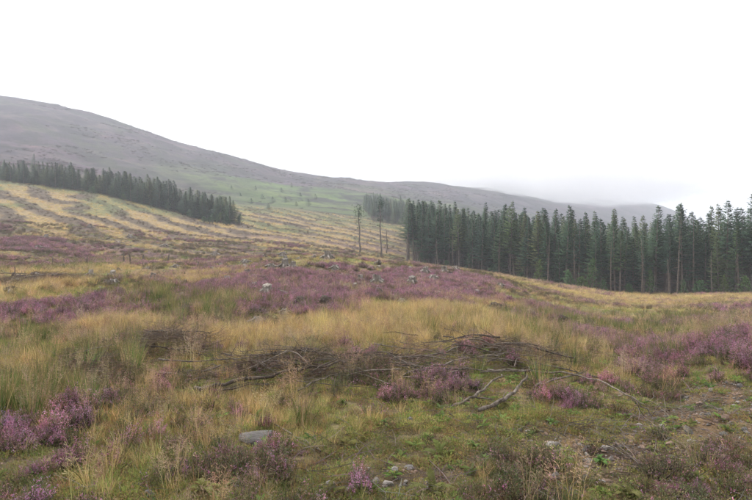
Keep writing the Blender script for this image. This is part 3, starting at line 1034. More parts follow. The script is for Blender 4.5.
spec = [('green', 'green_grass', 'short green grass growing through the moss and litter', 'grass', C_GREEN, 4, (1.15, 1.3, 1.1), 0.15),
        ('straw', 'straw_grass', 'pale straw-coloured moor grass standing in drifts', 'grass', C_STRAW, 4, (1.16, 1.14, 1.1), 0.12),
        ('rust', 'rust_grass', 'rusty brown sedge and withered grass', 'grass', C_RUST, 3, (1.2, 1.15, 1.1), 0.15),
        ('seed', 'seed_grass', 'wispy seeded grass stalks above the shorter turf', 'grass', C_SEED, 4, (1, 1, 1), 0.10),
        ('rush', 'rushes', 'green rushes growing in the wet hollows', 'rushes', C_RUSH, 3, (1, 1, 1), 0.08),
        ('heath', 'heather', 'flowering purple heather covering the felled ground', 'heather', C_HEATH, 4, (1, 1, 1), 0.12),
        ('ling', 'heather', 'dull brown-green heather past flowering among the grass', 'heather', C_LING, 3, (1, 1, 1), 0.12),
        ('herb', 'moss', 'low moss and small leafy herbs between the grass', 'moss', C_HERB, 4, (1.12, 1.12, 1.06), 0.10),
        ('twig', 'twig_litter', 'thin dead twigs lying on the ground', 'twigs', C_TWIG, 4, (1, 1, 1), 0.10),
        ('brash', 'brushwood', 'tangled dead brushwood left from the felling', 'brushwood', C_BRASH, 4, (1.1, 0.98, 0.9), 0.14)]
for kind, nm, lab, cat, coll, nv, base, tilt in spec:
    x, y, s = gather(kind)
    n = len(x)
    t = tints(n, base)
    if kind in ('green', 'herb', 'rust'):
        g = fbm(x, y, 1.4, 3, 101)[:, None]
        t = t * (1 + 0.22 * g * np.array([1.0, 0.85, 0.7]))
    sv = np.repeat(s[:, None], 3, 1)
    if kind == 'heath':
        big = sstep(14, 60, np.hypot(x, y))[:, None]
        sv = sv * np.concatenate([1 + 0.5 * big, 1 + 0.5 * big, 1 - 0.15 * big], 1)
    if kind in ('straw', 'green', 'rust', 'seed', 'rush'):
        big = sstep(14, 60, np.hypot(x, y))[:, None]
        sv = sv * np.concatenate([1 + 0.6 * big, 1 + 0.6 * big, 1 - 0.5 * big], 1)
    print('scatter', kind, n)
    scatter(nm, lab, cat, coll, nv, x, y, sv, t, tilt, 0.01)

n = len(HILLX)
k = rng.lognormal(0, .45, n).clip(.4, 2.6)[:, None]
scatter('hill_heather', 'dark heather tussocks mottling the hill behind the felled slope', 'heather', C_LING, 3, HILLX, HILLY,
        np.array([6.5, 6.5, 2.4]) * k, tints(n, (.5, .40, .5), .3), .05, .1)

def weed_mesh():
    mb = MB()
    n = random.randint(7, 11)
    for k in range(n):
        a, L_, e = 6.283 * k / n + u(-.3, .3), u(.06, .13), u(.1, .9)
        c = pick([(.15, .22, .055), (.19, .25, .07), (.12, .18, .05)])
        d, sd_ = Vector((math.cos(a), math.sin(a), e)).normalized(), Vector((-math.sin(a), math.cos(a), 0)) * L_ * u(.12, .2)
        b = Vector((0, 0, u(0, .05)))
        dr = Vector((0, 0, -L_ * .3))
        mb.add([b, b + d * L_ * .45 + sd_, b + d * L_ * .85 + sd_ * .6 + dr * .4, b + d * L_ + dr, b + d * L_ * .85 - sd_ * .6 + dr * .4, b + d * L_ * .45 - sd_], [(0, 1, 2), (0, 2, 3), (0, 3, 4), (0, 4, 5)], c)
    return mb.mesh('weed', M['plant'])
C_WEED = make_coll('weeds', [weed_mesh() for _ in range(4)])
x, y = wedge(1700, 4.6, 15)
sh = patch_mask(SHORT, x, y)
x, y = keep(x, y, (0.12 + 0.75 * np.clip(sh, 0, 1)) * sstep(-.3, .4, fbm(x, y, 1.6, 2, 111)))
scatter('leafy_weeds', 'small bright green leafy weeds dotted through the mossy foreground', 'weeds', C_WEED, 4, x, y, rng.uniform(.6, 1.3, len(x)), tints(len(x)), .15)

# ================================================================== stones and gravel
def stone_mesh(seed, mat, sub=3):
    bm = bmesh.new()
    bmesh.ops.create_icosphere(bm, subdivisions=sub, radius=0.5)
    rs = random.Random(seed)
    planes = [(Vector((rs.gauss(0, 1), rs.gauss(0, 1), rs.gauss(0, 1))).normalized(), rs.uniform(0.22, 0.40)) for _ in range(11)]
    for v in bm.verts:
        for nrm, dd in planes:          # split faces of a broken rock
            k = v.co.dot(nrm) - dd
            if k > 0:
                v.co -= nrm * k * 0.78
        c = v.co
        q = float(fbm(np.array([c.x + seed * 3.1 + c.z]), np.array([c.y - c.z * 0.7]), 0.35, 3, seed)[0])
        v.co = c * (1 + 0.09 * q)
    me = bpy.data.meshes.new('stone')
    bm.to_mesh(me)
    bm.free()
    me.materials.append(mat)
    return me

STONES = {k: [stone_mesh(10 * i + j, M['stone_' + k]) for j in range(3)] for i, k in enumerate(('pale', 'grey', 'brown'))}
GRAVEL = make_coll('gravel', [stone_mesh(60 + j, M['stone_' + k], 1) for j, k in enumerate(('pale', 'brown', 'brown', 'grey', 'brown'))])
x, y = wedge(120000, 4.5, 22)
H, S, Ru, B, P = masks(x, y)
x, y = keep(x, y, np.clip(0.85 * sstep(0.12, 0.75, B) + 0.03, 0, 1))
s = rng.lognormal(math.log(0.034), 0.55, len(x)).clip(0.012, 0.14)
scatter('gravel', 'small loose stones and gravel on the bare peat', 'gravel', GRAVEL, 5, x, y,
        np.stack([s * rng.uniform(.8, 1.4, len(s)), s, s * rng.uniform(.4, .8, len(s))], -1), np.ones((len(x), 3)), 0.3, -0.003)

for k, (uu, vv, w, hr, kind, lab) in enumerate(STONE_LIST):
    p = at(uu, vv)
    s = w * p.y / F
    zs_ = s * hr * 1.5
    o = link('stone', STONES[kind][k % 3], None, (p.x, p.y + s * 0.2, hz(p.x, p.y + s * 0.2) + zs_ * 0.15), (u(-.12, .12), u(-.12, .12), u(-0.5, 0.5)), (s * 1.08, s * 0.8, zs_))
    tag(o, lab, 'stone', 'stones lying on the felled ground')

# ================================================================== stumps
def make_stump(seed, h, name='tree_stump'):
    rs = random.Random(seed)
    n, rings = 22, 7
    ph = [rs.uniform(0, 6.283) for _ in range(3)]
    lobes = rs.randint(4, 6)
    tilt = (rs.uniform(-.2, .2), rs.uniform(-.2, .2))
    mb = MB()
    vs, fs = [], []
    for i in range(rings):
        t = i / (rings - 1)
        for k in range(n):
            g = 2 * math.pi * k / n
            flare = 1 + 0.9 * (1 - t) ** 2.2 * (0.65 + 0.5 * math.sin(lobes * g + ph[0])) + 0.08 * math.sin(2 * g + ph[1])
            r_ = 0.17 * flare * rs.uniform(0.95, 1.05)
            top = h * (1 + tilt[0] * math.cos(g) + tilt[1] * math.sin(g)) + (rs.uniform(-0.02, 0.05) if i == rings - 1 else 0)
            vs.append((math.cos(g) * r_, math.sin(g) * r_, -0.12 + (top + 0.12) * t))
    for i in range(rings - 1):
        for k in range(n):
            k2 = (k + 1) % n
            fs.append((i*n + k, i*n + k2, (i+1)*n + k2, (i+1)*n + k))
    mb.add(vs, fs)
    root = link(name, mb.mesh('stump', M['stump'], True))
    c = MB()
    rim = [Vector(v) for v in vs[(rings-1)*n:]]
    ctr = sum(rim, Vector()) / n
    inner = [ctr + (v - ctr) * 0.5 + Vector((0, 0, rs.uniform(-.012, .006))) for v in rim]
    rim = [ctr + (v - ctr) * 0.985 + Vector((0, 0, -0.008)) for v in rim]
    c.add(rim + inner + [ctr], [(k, (k+1) % n, n + (k+1) % n, n + k) for k in range(n)] + [(n + k, n + (k+1) % n, 2*n) for k in range(n)])
    link('cut_face', c.mesh('cut_face', M['cut_wood']), root)
    for k in range(lobes):
        g = (math.pi / 2 - ph[0] + 2 * math.pi * k) / lobes + rs.uniform(-.15, .15)
        L_ = rs.uniform(0.35, 0.62)
        d = Vector((math.cos(g), math.sin(g), 0))
        m = MB()
        tube(m, [d * 0.12 + Vector((0, 0, .10)), d * 0.27 + Vector((0, 0, .045)), d * L_ * .8 + Vector((rs.uniform(-.05, .05), rs.uniform(-.05, .05), .0)), d * L_ + Vector((0, 0, -.08))],
             [0.07, 0.055, 0.035, 0.015], 6)
        link('root', m.mesh('root', M['stump'], True), root)
    return root

def make_rootplate(seed):
    """stump tipped over: a plate of peat and matted roots standing on edge with its trunk butt behind"""
    rs = random.Random(seed)
    root = link('upturned_stump', None)
    bm = bmesh.new()
    bmesh.ops.create_icosphere(bm, subdivisions=3, radius=1.0)
    for v in bm.verts:
        c = v.co
        q = float(fbm(np.array([c.x + c.z * 1.7 + seed]), np.array([c.y - c.z]), 0.55, 4, seed)[0])
        v.co = Vector((c.x * .30, c.y * .15, c.z * .20 + .10)) * (1 + .38 * q)
    me = bpy.data.meshes.new('peat_plate')
    bm.to_mesh(me); bm.free()
    me.materials.append(M['dark_wood'])
    me.shade_smooth()
    link('peat_plate', me, root)
    m = MB()
    tube(m, [(.02, .05, .14), (.06, .28, .10), (.08, .5, .02)], [.13, .115, .10], 10)
    link('trunk_butt', m.mesh('trunk_butt', M['stump'], True), root)
    for k in range(11):
        g = math.pi * (k + .5) / 11 + rs.uniform(-.12, .12)
        d = Vector((math.cos(g) * 1.35, rs.uniform(-.5, .1), math.sin(g)))
        b = Vector((math.cos(g) * .2, 0, .08 + math.sin(g) * .13))
        L_ = rs.uniform(.08, .2)
        m = MB()
        tube(m, [b, b + d * L_ * .6, b + d * L_ + Vector((rs.uniform(-.06, .06), rs.uniform(-.05, .05), rs.uniform(-.08, .04)))], [.035, .022, .007], 5)
        link('root', m.mesh('root', M['stump'], True), root)
    return root

random.seed(5)
PROTO = [make_stump(1, 0.26), make_stump(2, 0.17), make_stump(3, 0.34), make_rootplate(4)]
used = set()
for k, (uu, vv, w, pr, lab) in enumerate(STUMP_LIST):
    p = at(uu, vv)
    s = w * p.y / F / (0.6 if pr < 3 else 0.9)
    s = min(s, 2.0)
    loc, rot, sc3 = (p.x, p.y, p.z + 0.09 * s), (u(-.06, .06), u(-.06, .06), u(-.5, .5) if pr == 3 else u(0, 6.28)), (s, s, s)
    if pr not in used:
        used.add(pr)
        o = PROTO[pr]
        o.location, o.rotation_euler, o.scale = loc, rot, sc3
    else:
        o = copy_thing(PROTO[pr], loc, rot, sc3)
    tag(o, lab, 'stump', 'stumps left by the felling')

random.seed(77)
n_extra = 0
while n_extra < 135:
    uu, vv = u(0, 480), u(234, 300)
    p = at(uu, vv)
    if in_wood(np.array([p.x]), np.array([p.y]))[0] or (uu > 420 and vv < 270): continue
    s = u(.45, 1.05)
    pr = random.choice((0, 1, 1, 2, 3))
    o = copy_thing(PROTO[pr], (p.x, p.y, p.z + .05 * s), (u(-.1, .1), u(-.1, .1), u(0, 6.28)), (s, s, s * u(.7, 1.2)))
    tag(o, 'small weathered stump half hidden in the heather and grass of the crest', 'stump', 'small stumps scattered over the felled crest')
    n_extra += 1

# thin dead stakes standing on the crest at left
STAKES = [(124,264,13,'thin pale stake, left of the close pair on the crest'), (131,266,17,'taller pale stake, right of the close pair on the crest'),
          (168,263,10,'pale stake at the foot of the striped slope, right of the pair'), (197,270,9,'short stake leaning over with a rail piece beside it'),
          (87,264,8,'short pale stake left of the close pair'), (143,262,8,'short thin stake just right of the close pair'),
          (53,266,9,'thin stake among brown grass at the left'), (15,276,10,'grey stake rising from the brushwood at the left edge'),
          (205,346,13,'dark bare stick standing upright in the straw grass')]
for uu, vv, hp, lab in STAKES:
    p = at(uu, vv)
    h = hp * p.y / F
    m = MB()
    l1, l2 = u(-.12, .12), u(-.12, .12)
    rr = 0.018 * p.y / 14
    tube(m, [(0, 0, -.1), (l1 * .4 * h, l2 * .4 * h, h * .45), (l1 * h + .02, l2 * h, h * .8), (l1 * h, l2 * h, h)], [rr * 1.2, rr, rr * .8, rr * .3], 6)
    o = link('dead_stake', m.mesh('dead_stake', M['dead_wood'], True), None, p)
    tag(o, lab, 'stake', 'dead stakes standing on the crest')

# ================================================================== dead branches and logs
def branch(pts, r0, r1, label, mat='dead_wood', group=None, twigs=4, name='dead_branch', wob=0.04):
    """pts: (u, v, lift) spots of the photograph's ground, lifted in metres"""
    P = []
    for (uu, vv, lf) in pts:
        q = at(uu, vv, lf * 1.3)
        P.append(Vector((q.x, q.y, q.z + lf * 1.3)))
    return branch3(P, r0 * .88, r1 * .88, label, mat, group, twigs, name, wob)

def smooth_line(P, k=4):
    out = []
    n = len(P)
    for i in range(n - 1):
        a, b, c, d = P[max(i-1, 0)], P[i], P[i+1], P[min(i+2, n-1)]
        for j in range(k):
            t = j / k
            out.append(0.5 * ((2*b) + (c - a) * t + (2*a - 5*b + 4*c - d) * t*t + (3*b - a - 3*c + d) * t**3))
    out.append(P[-1])
    return out

def branch3(P, r0, r1, label, mat='dead_wood', group=None, twigs=4, name='dead_branch', wob=0.04):
    Q = smooth_line(P)
    Q = [q + Vector((u(-1, 1), u(-1, 1), u(-1, 1))) * wob * (0.3 + r0 * 12) for q in Q]
    o0 = Q[0].copy()
    Q = [q - o0 for q in Q]
    n = len(Q)
    m = MB()
    rad = [(r0 + (r1 - r0) * i / (n - 1)) * u(0.78, 1.2) for i in range(n)]
    tube(m, Q, rad, 8)
    o = link(name, m.mesh(name, M[mat], True), None, o0)
    for k in range(twigs):
        i = random.randint(1, n - 2)
        t = (Q[i+1] - Q[i-1]).normalized()
        d = (t * u(.3, .9) + Vector((u(-1, 1), u(-1, 1), u(-.1, 1))) * .8).normalized()
        L_ = u(0.15, 0.6) * (0.5 + min(r0 / 0.03, 1.4) * .5)
        mm = MB()
        rr = min(rad[i] * 0.45, 0.012)
        mid = Q[i] + d * L_ * .5 + Vector((u(-.04, .04), u(-.04, .04), u(-.04, .04)))
        tube(mm, [Q[i], mid, Q[i] + d * L_], [rr, rr * .7, rr * .25], 5)
        link('twig', mm.mesh('twig', M[mat], True), o)
    tag(o, label, 'log' if name == 'log' else 'branch', group)
    return o

random.seed(21)
branch([(480,411,.05),(500,401,.09),(517,389,.16),(528,376,.26)], .038, .020, 'thick pale grey log lying diagonally in front of the brash heap', name='log', twigs=2)
branch([(525,376,.20),(527,371,.30),(529,368,.34)], .014, .006, 'short forked stub at the upper end of the pale log', twigs=1)
branch([(488,370,.14),(530,371,.18),(572,374,.22),(605,383,.26),(632,398,.22),(650,413,.08),(656,424,.0)], .020, .008, 'long thin branch arching out to the right of the brash heap', twigs=5)
branch([(632,398,.22),(639,408,.12),(644,418,.02)], .010, .004, 'short dead twig hanging off the arching branch', twigs=1)
branch([(404,374,.04),(436,366,.12),(468,358,.20),(505,354,.26)], .030, .014, 'long straight grey branch lying along the top of the brash heap', twigs=5)
branch([(452,405,.03),(474,396,.10),(490,384,.16),(503,375,.22)], .028, .014, 'bent dead branch left of the pale log', twigs=3)
branch([(474,396,.08),(484,399,.07),(494,400,.04)], .016, .009, 'short broken stub under the bent branch', twigs=0)
branch([(535,386,.10),(556,380,.16),(580,374,.20)], .022, .009, 'dead branch behind the arching branch, right of the log', twigs=3)
branch([(415,376,.10),(432,387,.08),(450,401,.03)], .016, .008, 'thin grey branch slanting down across the pink heather', twigs=3)
branch([(480,372,.20),(515,371,.22),(548,370,.22)], .014, .008, 'straight thin pole across the brash heap', twigs=2)
branch([(196,389,.03),(225,384,.10),(262,377,.14),(300,371,.18),(345,362,.22)], .045, .018, 'long dark log forming the spine of the left brash heap', 'dark_wood', name='log', twigs=5)
branch([(214,392,.03),(240,387,.08),(268,384,.08)], .020, .010, 'dark branch at the lower left tip of the left brash heap', 'dark_wood', twigs=3)
branch([(290,395,.05),(318,380,.14),(338,374,.10)], .020, .008, 'grey branch slanting up across the left brash heap', twigs=4)
branch([(310,372,.20),(330,362,.30),(340,357,.34)], .016, .006, 'branch poking up at the right end of the left brash heap', twigs=3)
branch([(270,422,.02),(292,434,.04),(318,451,.02)], .013, .007, 'thin pale stick lying in the grass right of the flat slab', twigs=1)
branch([(306,441,.02),(321,452,.03)], .016, .010, 'short pale stick beside the thin one near the slab', twigs=0)
branch([(612,446,.03),(630,458,.05),(652,474,.02)], .010, .005, 'thin grey stick pointing down across the bare ground', twigs=1)
branch([(616,444,.02),(640,462,.05),(660,476,.02)], .008, .004, 'second thin stick alongside the grey one on bare ground', twigs=1)
branch([(630,468,.01),(668,469,.04),(712,462,.03)], .016, .008, 'dark dead branch flat on the bare peat at lower right', 'dark_wood', twigs=6)
branch([(585,440,.02),(620,446,.03),(645,443,.02)], .010, .004, 'thin brown branch on the moss above the sticks', 'dark_wood', twigs=4)
branch([(118,352,.06),(150,347,.12),(190,352,.12),(212,356,.04)], .022, .010, 'dark branch along the top of the small far brash heap', 'dark_wood', twigs=5)
branch([(0,288,.12),(14,287,.2),(28,291,.08)], .045, .02, 'grey crooked branch in the brushwood at the left edge', twigs=4)

def random_pile(patch, n, label, group, r=(0.006, 0.019), ln=(0.5, 1.9), lift=0.36, mats=('dead_wood', 'dead_wood', 'dark_wood')):
    px, py, rx, ry, w = patch
    for k in range(n):
        a = random.gauss(0, .45) + (math.pi if u(0, 1) < .5 else 0)
        if u(0, 1) < .4: a += u(-1.3, 1.3)
        cx, cy = px + random.gauss(0, rx * .72), py + random.gauss(0, ry * .7)
        L_ = u(*ln)
        P = []
        z0, z1 = u(0.02, lift), u(0.0, lift)
        bow = u(-.12, .12) * L_
        for j in range(4):
            t = j / 3 - .5
            xx, yy = cx + math.cos(a) * L_ * t - math.sin(a) * bow * (1 - 4*t*t), cy + math.sin(a) * L_ * t + math.cos(a) * bow * (1 - 4*t*t)
            P.append(Vector((xx, yy, hz(xx, yy) + z0 + (z1 - z0) * (t + .5) + .03 * (1 - 4*t*t))))
        r0 = u(*r)
        branch3(P, r0, r0 * .35, label, random.choice(mats), group, 5, wob=.016)

random_pile(PILES[1], 36, 'dead branch tangled in the long dark brash heap left of centre', 'branches of the left brash heap')
random_pile(PILES[2], 40, 'dead branch tangled in the brash heap behind the pale log', 'branches of the central brash heap')
random_pile(PILES[3], 24, 'thin dead branch in the gap between the two larger brash heaps', 'branches between the brash heaps', lift=.2)
random_pile(PILES[0], 12, 'dead branch tangled in the small far brash heap at left', 'branches of the far brash heap', (0.008, 0.016), (0.6, 1.5), .25)
random_pile(PILES[5], 12, 'grey dead branch in the brushwood at the left edge', 'branches at the left edge', (0.015, 0.05), (1.0, 2.6), .5, ('dead_wood',))

# ================================================================== leafy plants, ferns, heather bushes, rush tussocks
def frond_mesh(L_, w, pairs, col, arch):
    mb = MB()
    def p(t):
        return Vector((L_ * t * (1 - .12 * t), 0, arch * L_ * (1.6 * t - 1.5 * t * t)))
    for i in range(5):
        a, b = p(i / 5), p((i + 1) / 5)
        h_ = 0.0025 * (1 - i / 6)
        mb.add([a + Vector((0, -h_, 0)), b + Vector((0, -h_, 0)), b + Vector((0, h_, 0)), a + Vector((0, h_, 0))], [(0, 1, 2, 3)], (col[0] * .9, col[1] * .8, col[2]))
    for i in range(pairs):
        t = 0.15 + 0.85 * i / pairs
        c = p(t)
        ll = w * math.sin(math.pi * min(0.25 + 0.75 * t, 1.0)) + 0.006
        for s in (-1, 1):
            k = u(.85, 1.15)
            e = c + Vector((ll * .45, s * ll, -ll * .18 + u(-.004, .004)))
            sd_ = Vector((L_ / pairs * .52, 0, 0))
            mid = (c + e) / 2
            mb.add([c - sd_ * .4, mid - sd_ + Vector((0, 0, .003)), e, mid + sd_, c + sd_ * .4], [(0, 1, 2, 3, 4)], (col[0] * k, col[1] * k, col[2] * k))
    return mb.mesh('frond', M['plant'])

def leaf_mesh(L_, w, col, arch):
    mb = MB()
    n = 5
    vs, cs = [], []
    for i in range(n + 1):
        t = i / n
        x = L_ * t * (1 - .1 * t)
        z = arch * L_ * (1.5 * t - 1.5 * t * t)
        hw = w * (math.sin(math.pi * (t * .82 + .1)) ** .8) * (1 if i < n else .05)
        vs += [(x, -hw, z + hw * .35), (x, 0, z), (x, hw, z + hw * .35)]
        k = u(.85, 1.15)
        cs += [(col[0] * k, col[1] * k, col[2] * k)] * 3
    fs = []
    for i in range(n):
        for j in range(2):
            fs.append((i*3 + j, i*3 + j + 1, i*3 + j + 4, i*3 + j + 3))
    mb.add(vs, fs, cs)
    return mb.mesh('leaf', M['plant'], True)

random.seed(31)
LEAVES = [leaf_mesh(.15, .030, (.15, .22, .055), .5), leaf_mesh(.12, .026, (.18, .25, .06), .35), leaf_mesh(.18, .028, (.13, .19, .05), .7)]
FRONDS = [frond_mesh(.26, .055, 13, (.14, .20, .05), .55), frond_mesh(.20, .045, 12, (.17, .23, .06), .4), frond_mesh(.30, .05, 14, (.12, .17, .045), .7)]
for k, (uu, vv, s, kind, lab) in enumerate(PLANTS):
    p = at(uu, vv)
    root = link('leafy_plant' if kind == 'leaf' else 'fern', None, None, p)
    tag(root, lab, 'plant' if kind == 'leaf' else 'fern', 'green plants in the foreground')
    n = random.randint(11, 15) if kind == 'leaf' else random.randint(7, 9)
    tint = (u(.75, 1.1), u(.7, .95), u(.75, 1.05))
    for j in range(n):
        inner = j >= n * .55
        a = 2 * math.pi * j / (n * .55) + u(-.3, .3)
        src = (LEAVES if kind == 'leaf' else FRONDS)
        o = link('leaf' if kind == 'leaf' else 'frond', src[j % 3], root, (0, 0, .01 + .015 * inner), (u(-.2, .2), -u(.45, .95) if inner else -u(0.0, .3), a), [s * u(.55, .95) * (.75 if inner else 1)] * 3)
        o['tint'] = tint

random.seed(41)
HB = [heather_clump(200, 0.27, 0.30, b, 13) for b in (0.66, 0.5, 0.72)]
def stems_mesh():
    mb = MB()
    for k in range(14):
        a = u(0, 6.283)
        tube(mb, [(0, 0, -.03), (math.cos(a) * .06, math.sin(a) * .06, .07), (math.cos(a) * .17, math.sin(a) * .17, .17)], [.006, .004, .002], 4, (.09, .07, .055), False)
    return mb.mesh('woody_stems', M['heather'])
HSTEM = stems_mesh()
BUSHES = [  # u, v, width px, label
 (18,452,60,'large purple heather bush at the left edge below the rushes'),
 (48,440,46,'purple heather bush touching the large one at the left edge'),
 (34,474,44,'dark heather bush at the bottom of the left edge clump'),
 (62,462,40,'heather bush at the right end of the left edge clump'),
 (90,411,30,'vivid magenta heather bush beside the dark rushes'),
 (157,406,26,'small vivid heather bush in the grass right of the rushes'),
 (262,455,36,'pink heather bush growing over the flat grey slab'),
 (285,448,24,'heather tuft at the right end of the flat grey slab'),
 (302,455,16,'small pink heather tuft just right of the slab'),
 (366,480,22,'pink heather tuft among pale stones at the bottom'),
 (412,400,36,'pale pink heather bush below the gap between brash heaps'),
 (440,394,40,'pale pink heather bush left of the bent branch'),
 (470,388,34,'pink heather bush between the bent branch and the log'),
 (385,398,30,'dull heather bush right of the left brash heap'),
 (570,410,32,'magenta heather bush below the arching branch'),
 (535,398,28,'pink heather bush right of the thick log'),
 (655,384,36,'heather bush behind the tip of the arching branch'),
 (628,370,36,'heather bush above the arching branch'),
 (668,350,44,'purple heather bush at the left end of the bank'),
 (700,349,50,'purple heather bush in the middle of the bank'),
 (730,352,50,'purple heather bush at the right end of the bank'),
 (748,360,34,'heather bush on the bank cut off by the right edge'),
 (640,352,40,'dull purple heather bush left of the bank'),
 (728,474,44,'pink heather bush beside the rounded boulder at the right edge'),
 (748,484,34,'heather bush cut off by the right edge below the boulder'),
 (700,495,40,'heather tuft at the bottom edge, right'),
 (665,494,34,'heather tuft at the bottom edge near the leafy plants'),
 (350,364,34,'faded heather bush behind the left brash heap'),
 (375,370,28,'faded heather bush between the two brash heaps'),
 (470,355,24,'heather bush in front of the straw grass behind the brash'),
]
for k, (uu, vv, w, lab) in enumerate(BUSHES):
    p = at(uu, vv)
    s = min(w * .74 * p.y / F / 0.6, 1.9)
    root = link('heather_bush', HB[k % 3], None, (p.x, p.y, p.z - .01), (u(-.12, .12), u(-.12, .12), u(0, 6.28)), (s * 1.1, s * .85, min(s, 1.25) * u(.85, 1.05)))
    q = u(.8, 1.15)
    tag(root, lab, 'heather', 'heather bushes', tint=(q * u(.92, 1.1), q * u(.92, 1.08), q * u(.92, 1.1)))
    st = link('woody_stems', HSTEM, root)
    st['tint'] = (1.0, 1.0, 1.0)

RB = [rush_tuft(170, 0.62, 0.16, 0.12), rush_tuft(150, 0.60, 0.15, 0.3), rush_tuft(140, 0.5, 0.14, 0.2)]
TUSS = [
 (22,412,1.0,'dense dark green rush clump at the left edge above the heather'),
 (45,408,.85,'dark green rush clump just right of the one at the left edge'),
 (6,402,.9,'dark green rush clump cut off by the left edge'),
 (158,303,1.1,'green rush clump in the heather at left, taller of two'),
 (172,304,.9,'green rush clump right of the taller one'),
 (215,312,1.0,'broad green rush clump below the heather band'),
 (232,316,.8,'rush clump right of the broad one'),
 (690,327,.9,'green rush clump above the heather bank'),
 (714,326,.8,'rush clump near the right edge above the heather bank'),
 (588,331,.8,'green rush clump in the grassy slope before the wood'),
 (488,340,.7,'yellow-green rush clump behind the brash heap'),
]
for k, (uu, vv, s, lab) in enumerate(TUSS):
    p = at(uu, vv)
    q = u(.8, 1.1)
    o = link('rush_tussock', RB[k % 3], None, (p.x, p.y, p.z - .02), (0, 0, u(0, 6.28)), (s * 1.2, s * 1.2, s))
    tag(o, lab, 'rushes', 'rush tussocks', tint=(q, q, q * .95))

# ================================================================== trees
def spruce_meshes(seed, H, crown_from, wid, dead=True, sparse=1.0):
    rs = random.Random(seed)
    t = MB()
    lean = Vector((rs.uniform(-.012, .012), rs.uniform(-.012, .012), 0))
    r0 = 0.0095 * H
    pts = [Vector((0, 0, -.3))] + [Vector((0, 0, H * k / 6)) + lean * H * k / 6 for k in range(7)]
    tube(t, pts, [r0 * 1.25] + [r0 * (1 - k / 6) ** .85 + .012 for k in range(7)], 8)
    trunk = t.mesh('trunk', M['bark'], True)
    c = MB()
    ph = rs.uniform(0, 6.28)
    prof = lambda f: 1 + .16 * math.sin(9 * f + ph) + .08 * math.sin(23 * f + ph * 2)
    z = H * crown_from
    while z < H - .1:
        f = (z - H * crown_from) / (H * (1 - crown_from))
        rad = wid * (1 - f) ** .86 * (0.62 + 0.38 * min(1, f * 5 + .2)) * prof(f) + 0.07
        nb = max(4, int(7 * sparse * rs.uniform(.8, 1.2)))
        a0 = rs.uniform(0, 6.283)
        for b in range(nb):
            a = a0 + 6.283 * b / nb + rs.uniform(-.3, .3)
            L_ = rad * rs.uniform(.6, 1.15)
            droop = 0.35 - 0.75 * f + rs.uniform(-.12, .12)
            zz = z + rs.uniform(-.15, .15)
            ca, sa = math.cos(a), math.sin(a)
            k = rs.uniform(.75, 1.25)
            col = (k, k * rs.uniform(.95, 1.05), k)
            def bp(s_):
                return Vector((ca * L_ * s_, sa * L_ * s_, zz - droop * L_ * s_ + 0.22 * L_ * s_ * s_)) + lean * zz
            ns = max(3, int(L_ / .17))
            for i in range(ns):
                s_ = 0.14 + .86 * (i + rs.uniform(0, .8)) / ns
                p = bp(min(s_, 1))
                for side in (-1, 1):
                    ln = rs.uniform(.26, .55) * (1.1 - .5 * s_) * (1 - .5 * f)
                    th = a + side * rs.uniform(.5, 1.15)
                    d = Vector((math.cos(th), math.sin(th), rs.uniform(-.65, -.1) + .5 * f))
                    e = p + d * ln
                    n_ = Vector((-math.sin(th), math.cos(th), 0)) * rs.uniform(.05, .095)
                    m_ = p + d * ln * .45
                    c.add([p, m_ + n_ + Vector((0, 0, -.05)), e, m_ - n_ + Vector((0, 0, .03))], [(0, 1, 2, 3)], col)
            p1, p0 = bp(1.0), bp(.75)
            n_ = Vector((-sa, ca, 0)) * .05
            c.add([p0 - n_, p1 + (p1 - p0) * .5, p0 + n_], [(0, 1, 2)], col)
        z += rs.uniform(.26, .40)
    top = lean * H
    for k in range(5):
        a = rs.uniform(0, 6.283)
        d = Vector((math.cos(a), math.sin(a), 1.2)) * .16
        c.add([Vector((0, 0, H - .35 + .06*k)) + top, Vector((0, 0, H - .3 + .06*k)) + top + d + Vector((-.03, .03, 0)), Vector((0, 0, H - .24 + .06*k)) + top + d * .8], [(0, 1, 2)], (1.1, 1.15, 1.0))
    tube(c, [Vector((0, 0, H - .6)) + top, Vector((0, 0, H + .1)) + top], [.03, .01], 4, (1.0, 1.05, .95))
    crown = c.mesh('crown', M['needles'])
    d_ = MB()
    if dead:
        zz = H * .06
        while zz < H * (crown_from + .12):
            for b in range(rs.randint(2, 4)):
                a = rs.uniform(0, 6.283)
                L_ = rs.uniform(.35, 1.25) * (wid / 1.3)
                p0 = Vector((0, 0, zz)) + lean * zz
                p1 = p0 + Vector((math.cos(a) * L_, math.sin(a) * L_, rs.uniform(-.35, .1) * L_))
                tube(d_, [p0, p1], [.020, .008], 3, (1, 1, 1), False)
                for q in range(rs.randint(2, 4)):
                    s_ = rs.uniform(.3, 1)
                    pm = p0.lerp(p1, s_)
                    th = a + rs.choice((-1, 1)) * rs.uniform(.4, 1.1)
                    tube(d_, [pm, pm + Vector((math.cos(th), math.sin(th), rs.uniform(-.5, .1))) * rs.uniform(.15, .45)], [.011, .005], 3, (1, 1, 1), False)
            zz += rs.uniform(.22, .42)
    deadm = d_.mesh('dead_limbs', M['dead_needles']) if dead else None
    return trunk, crown, deadm

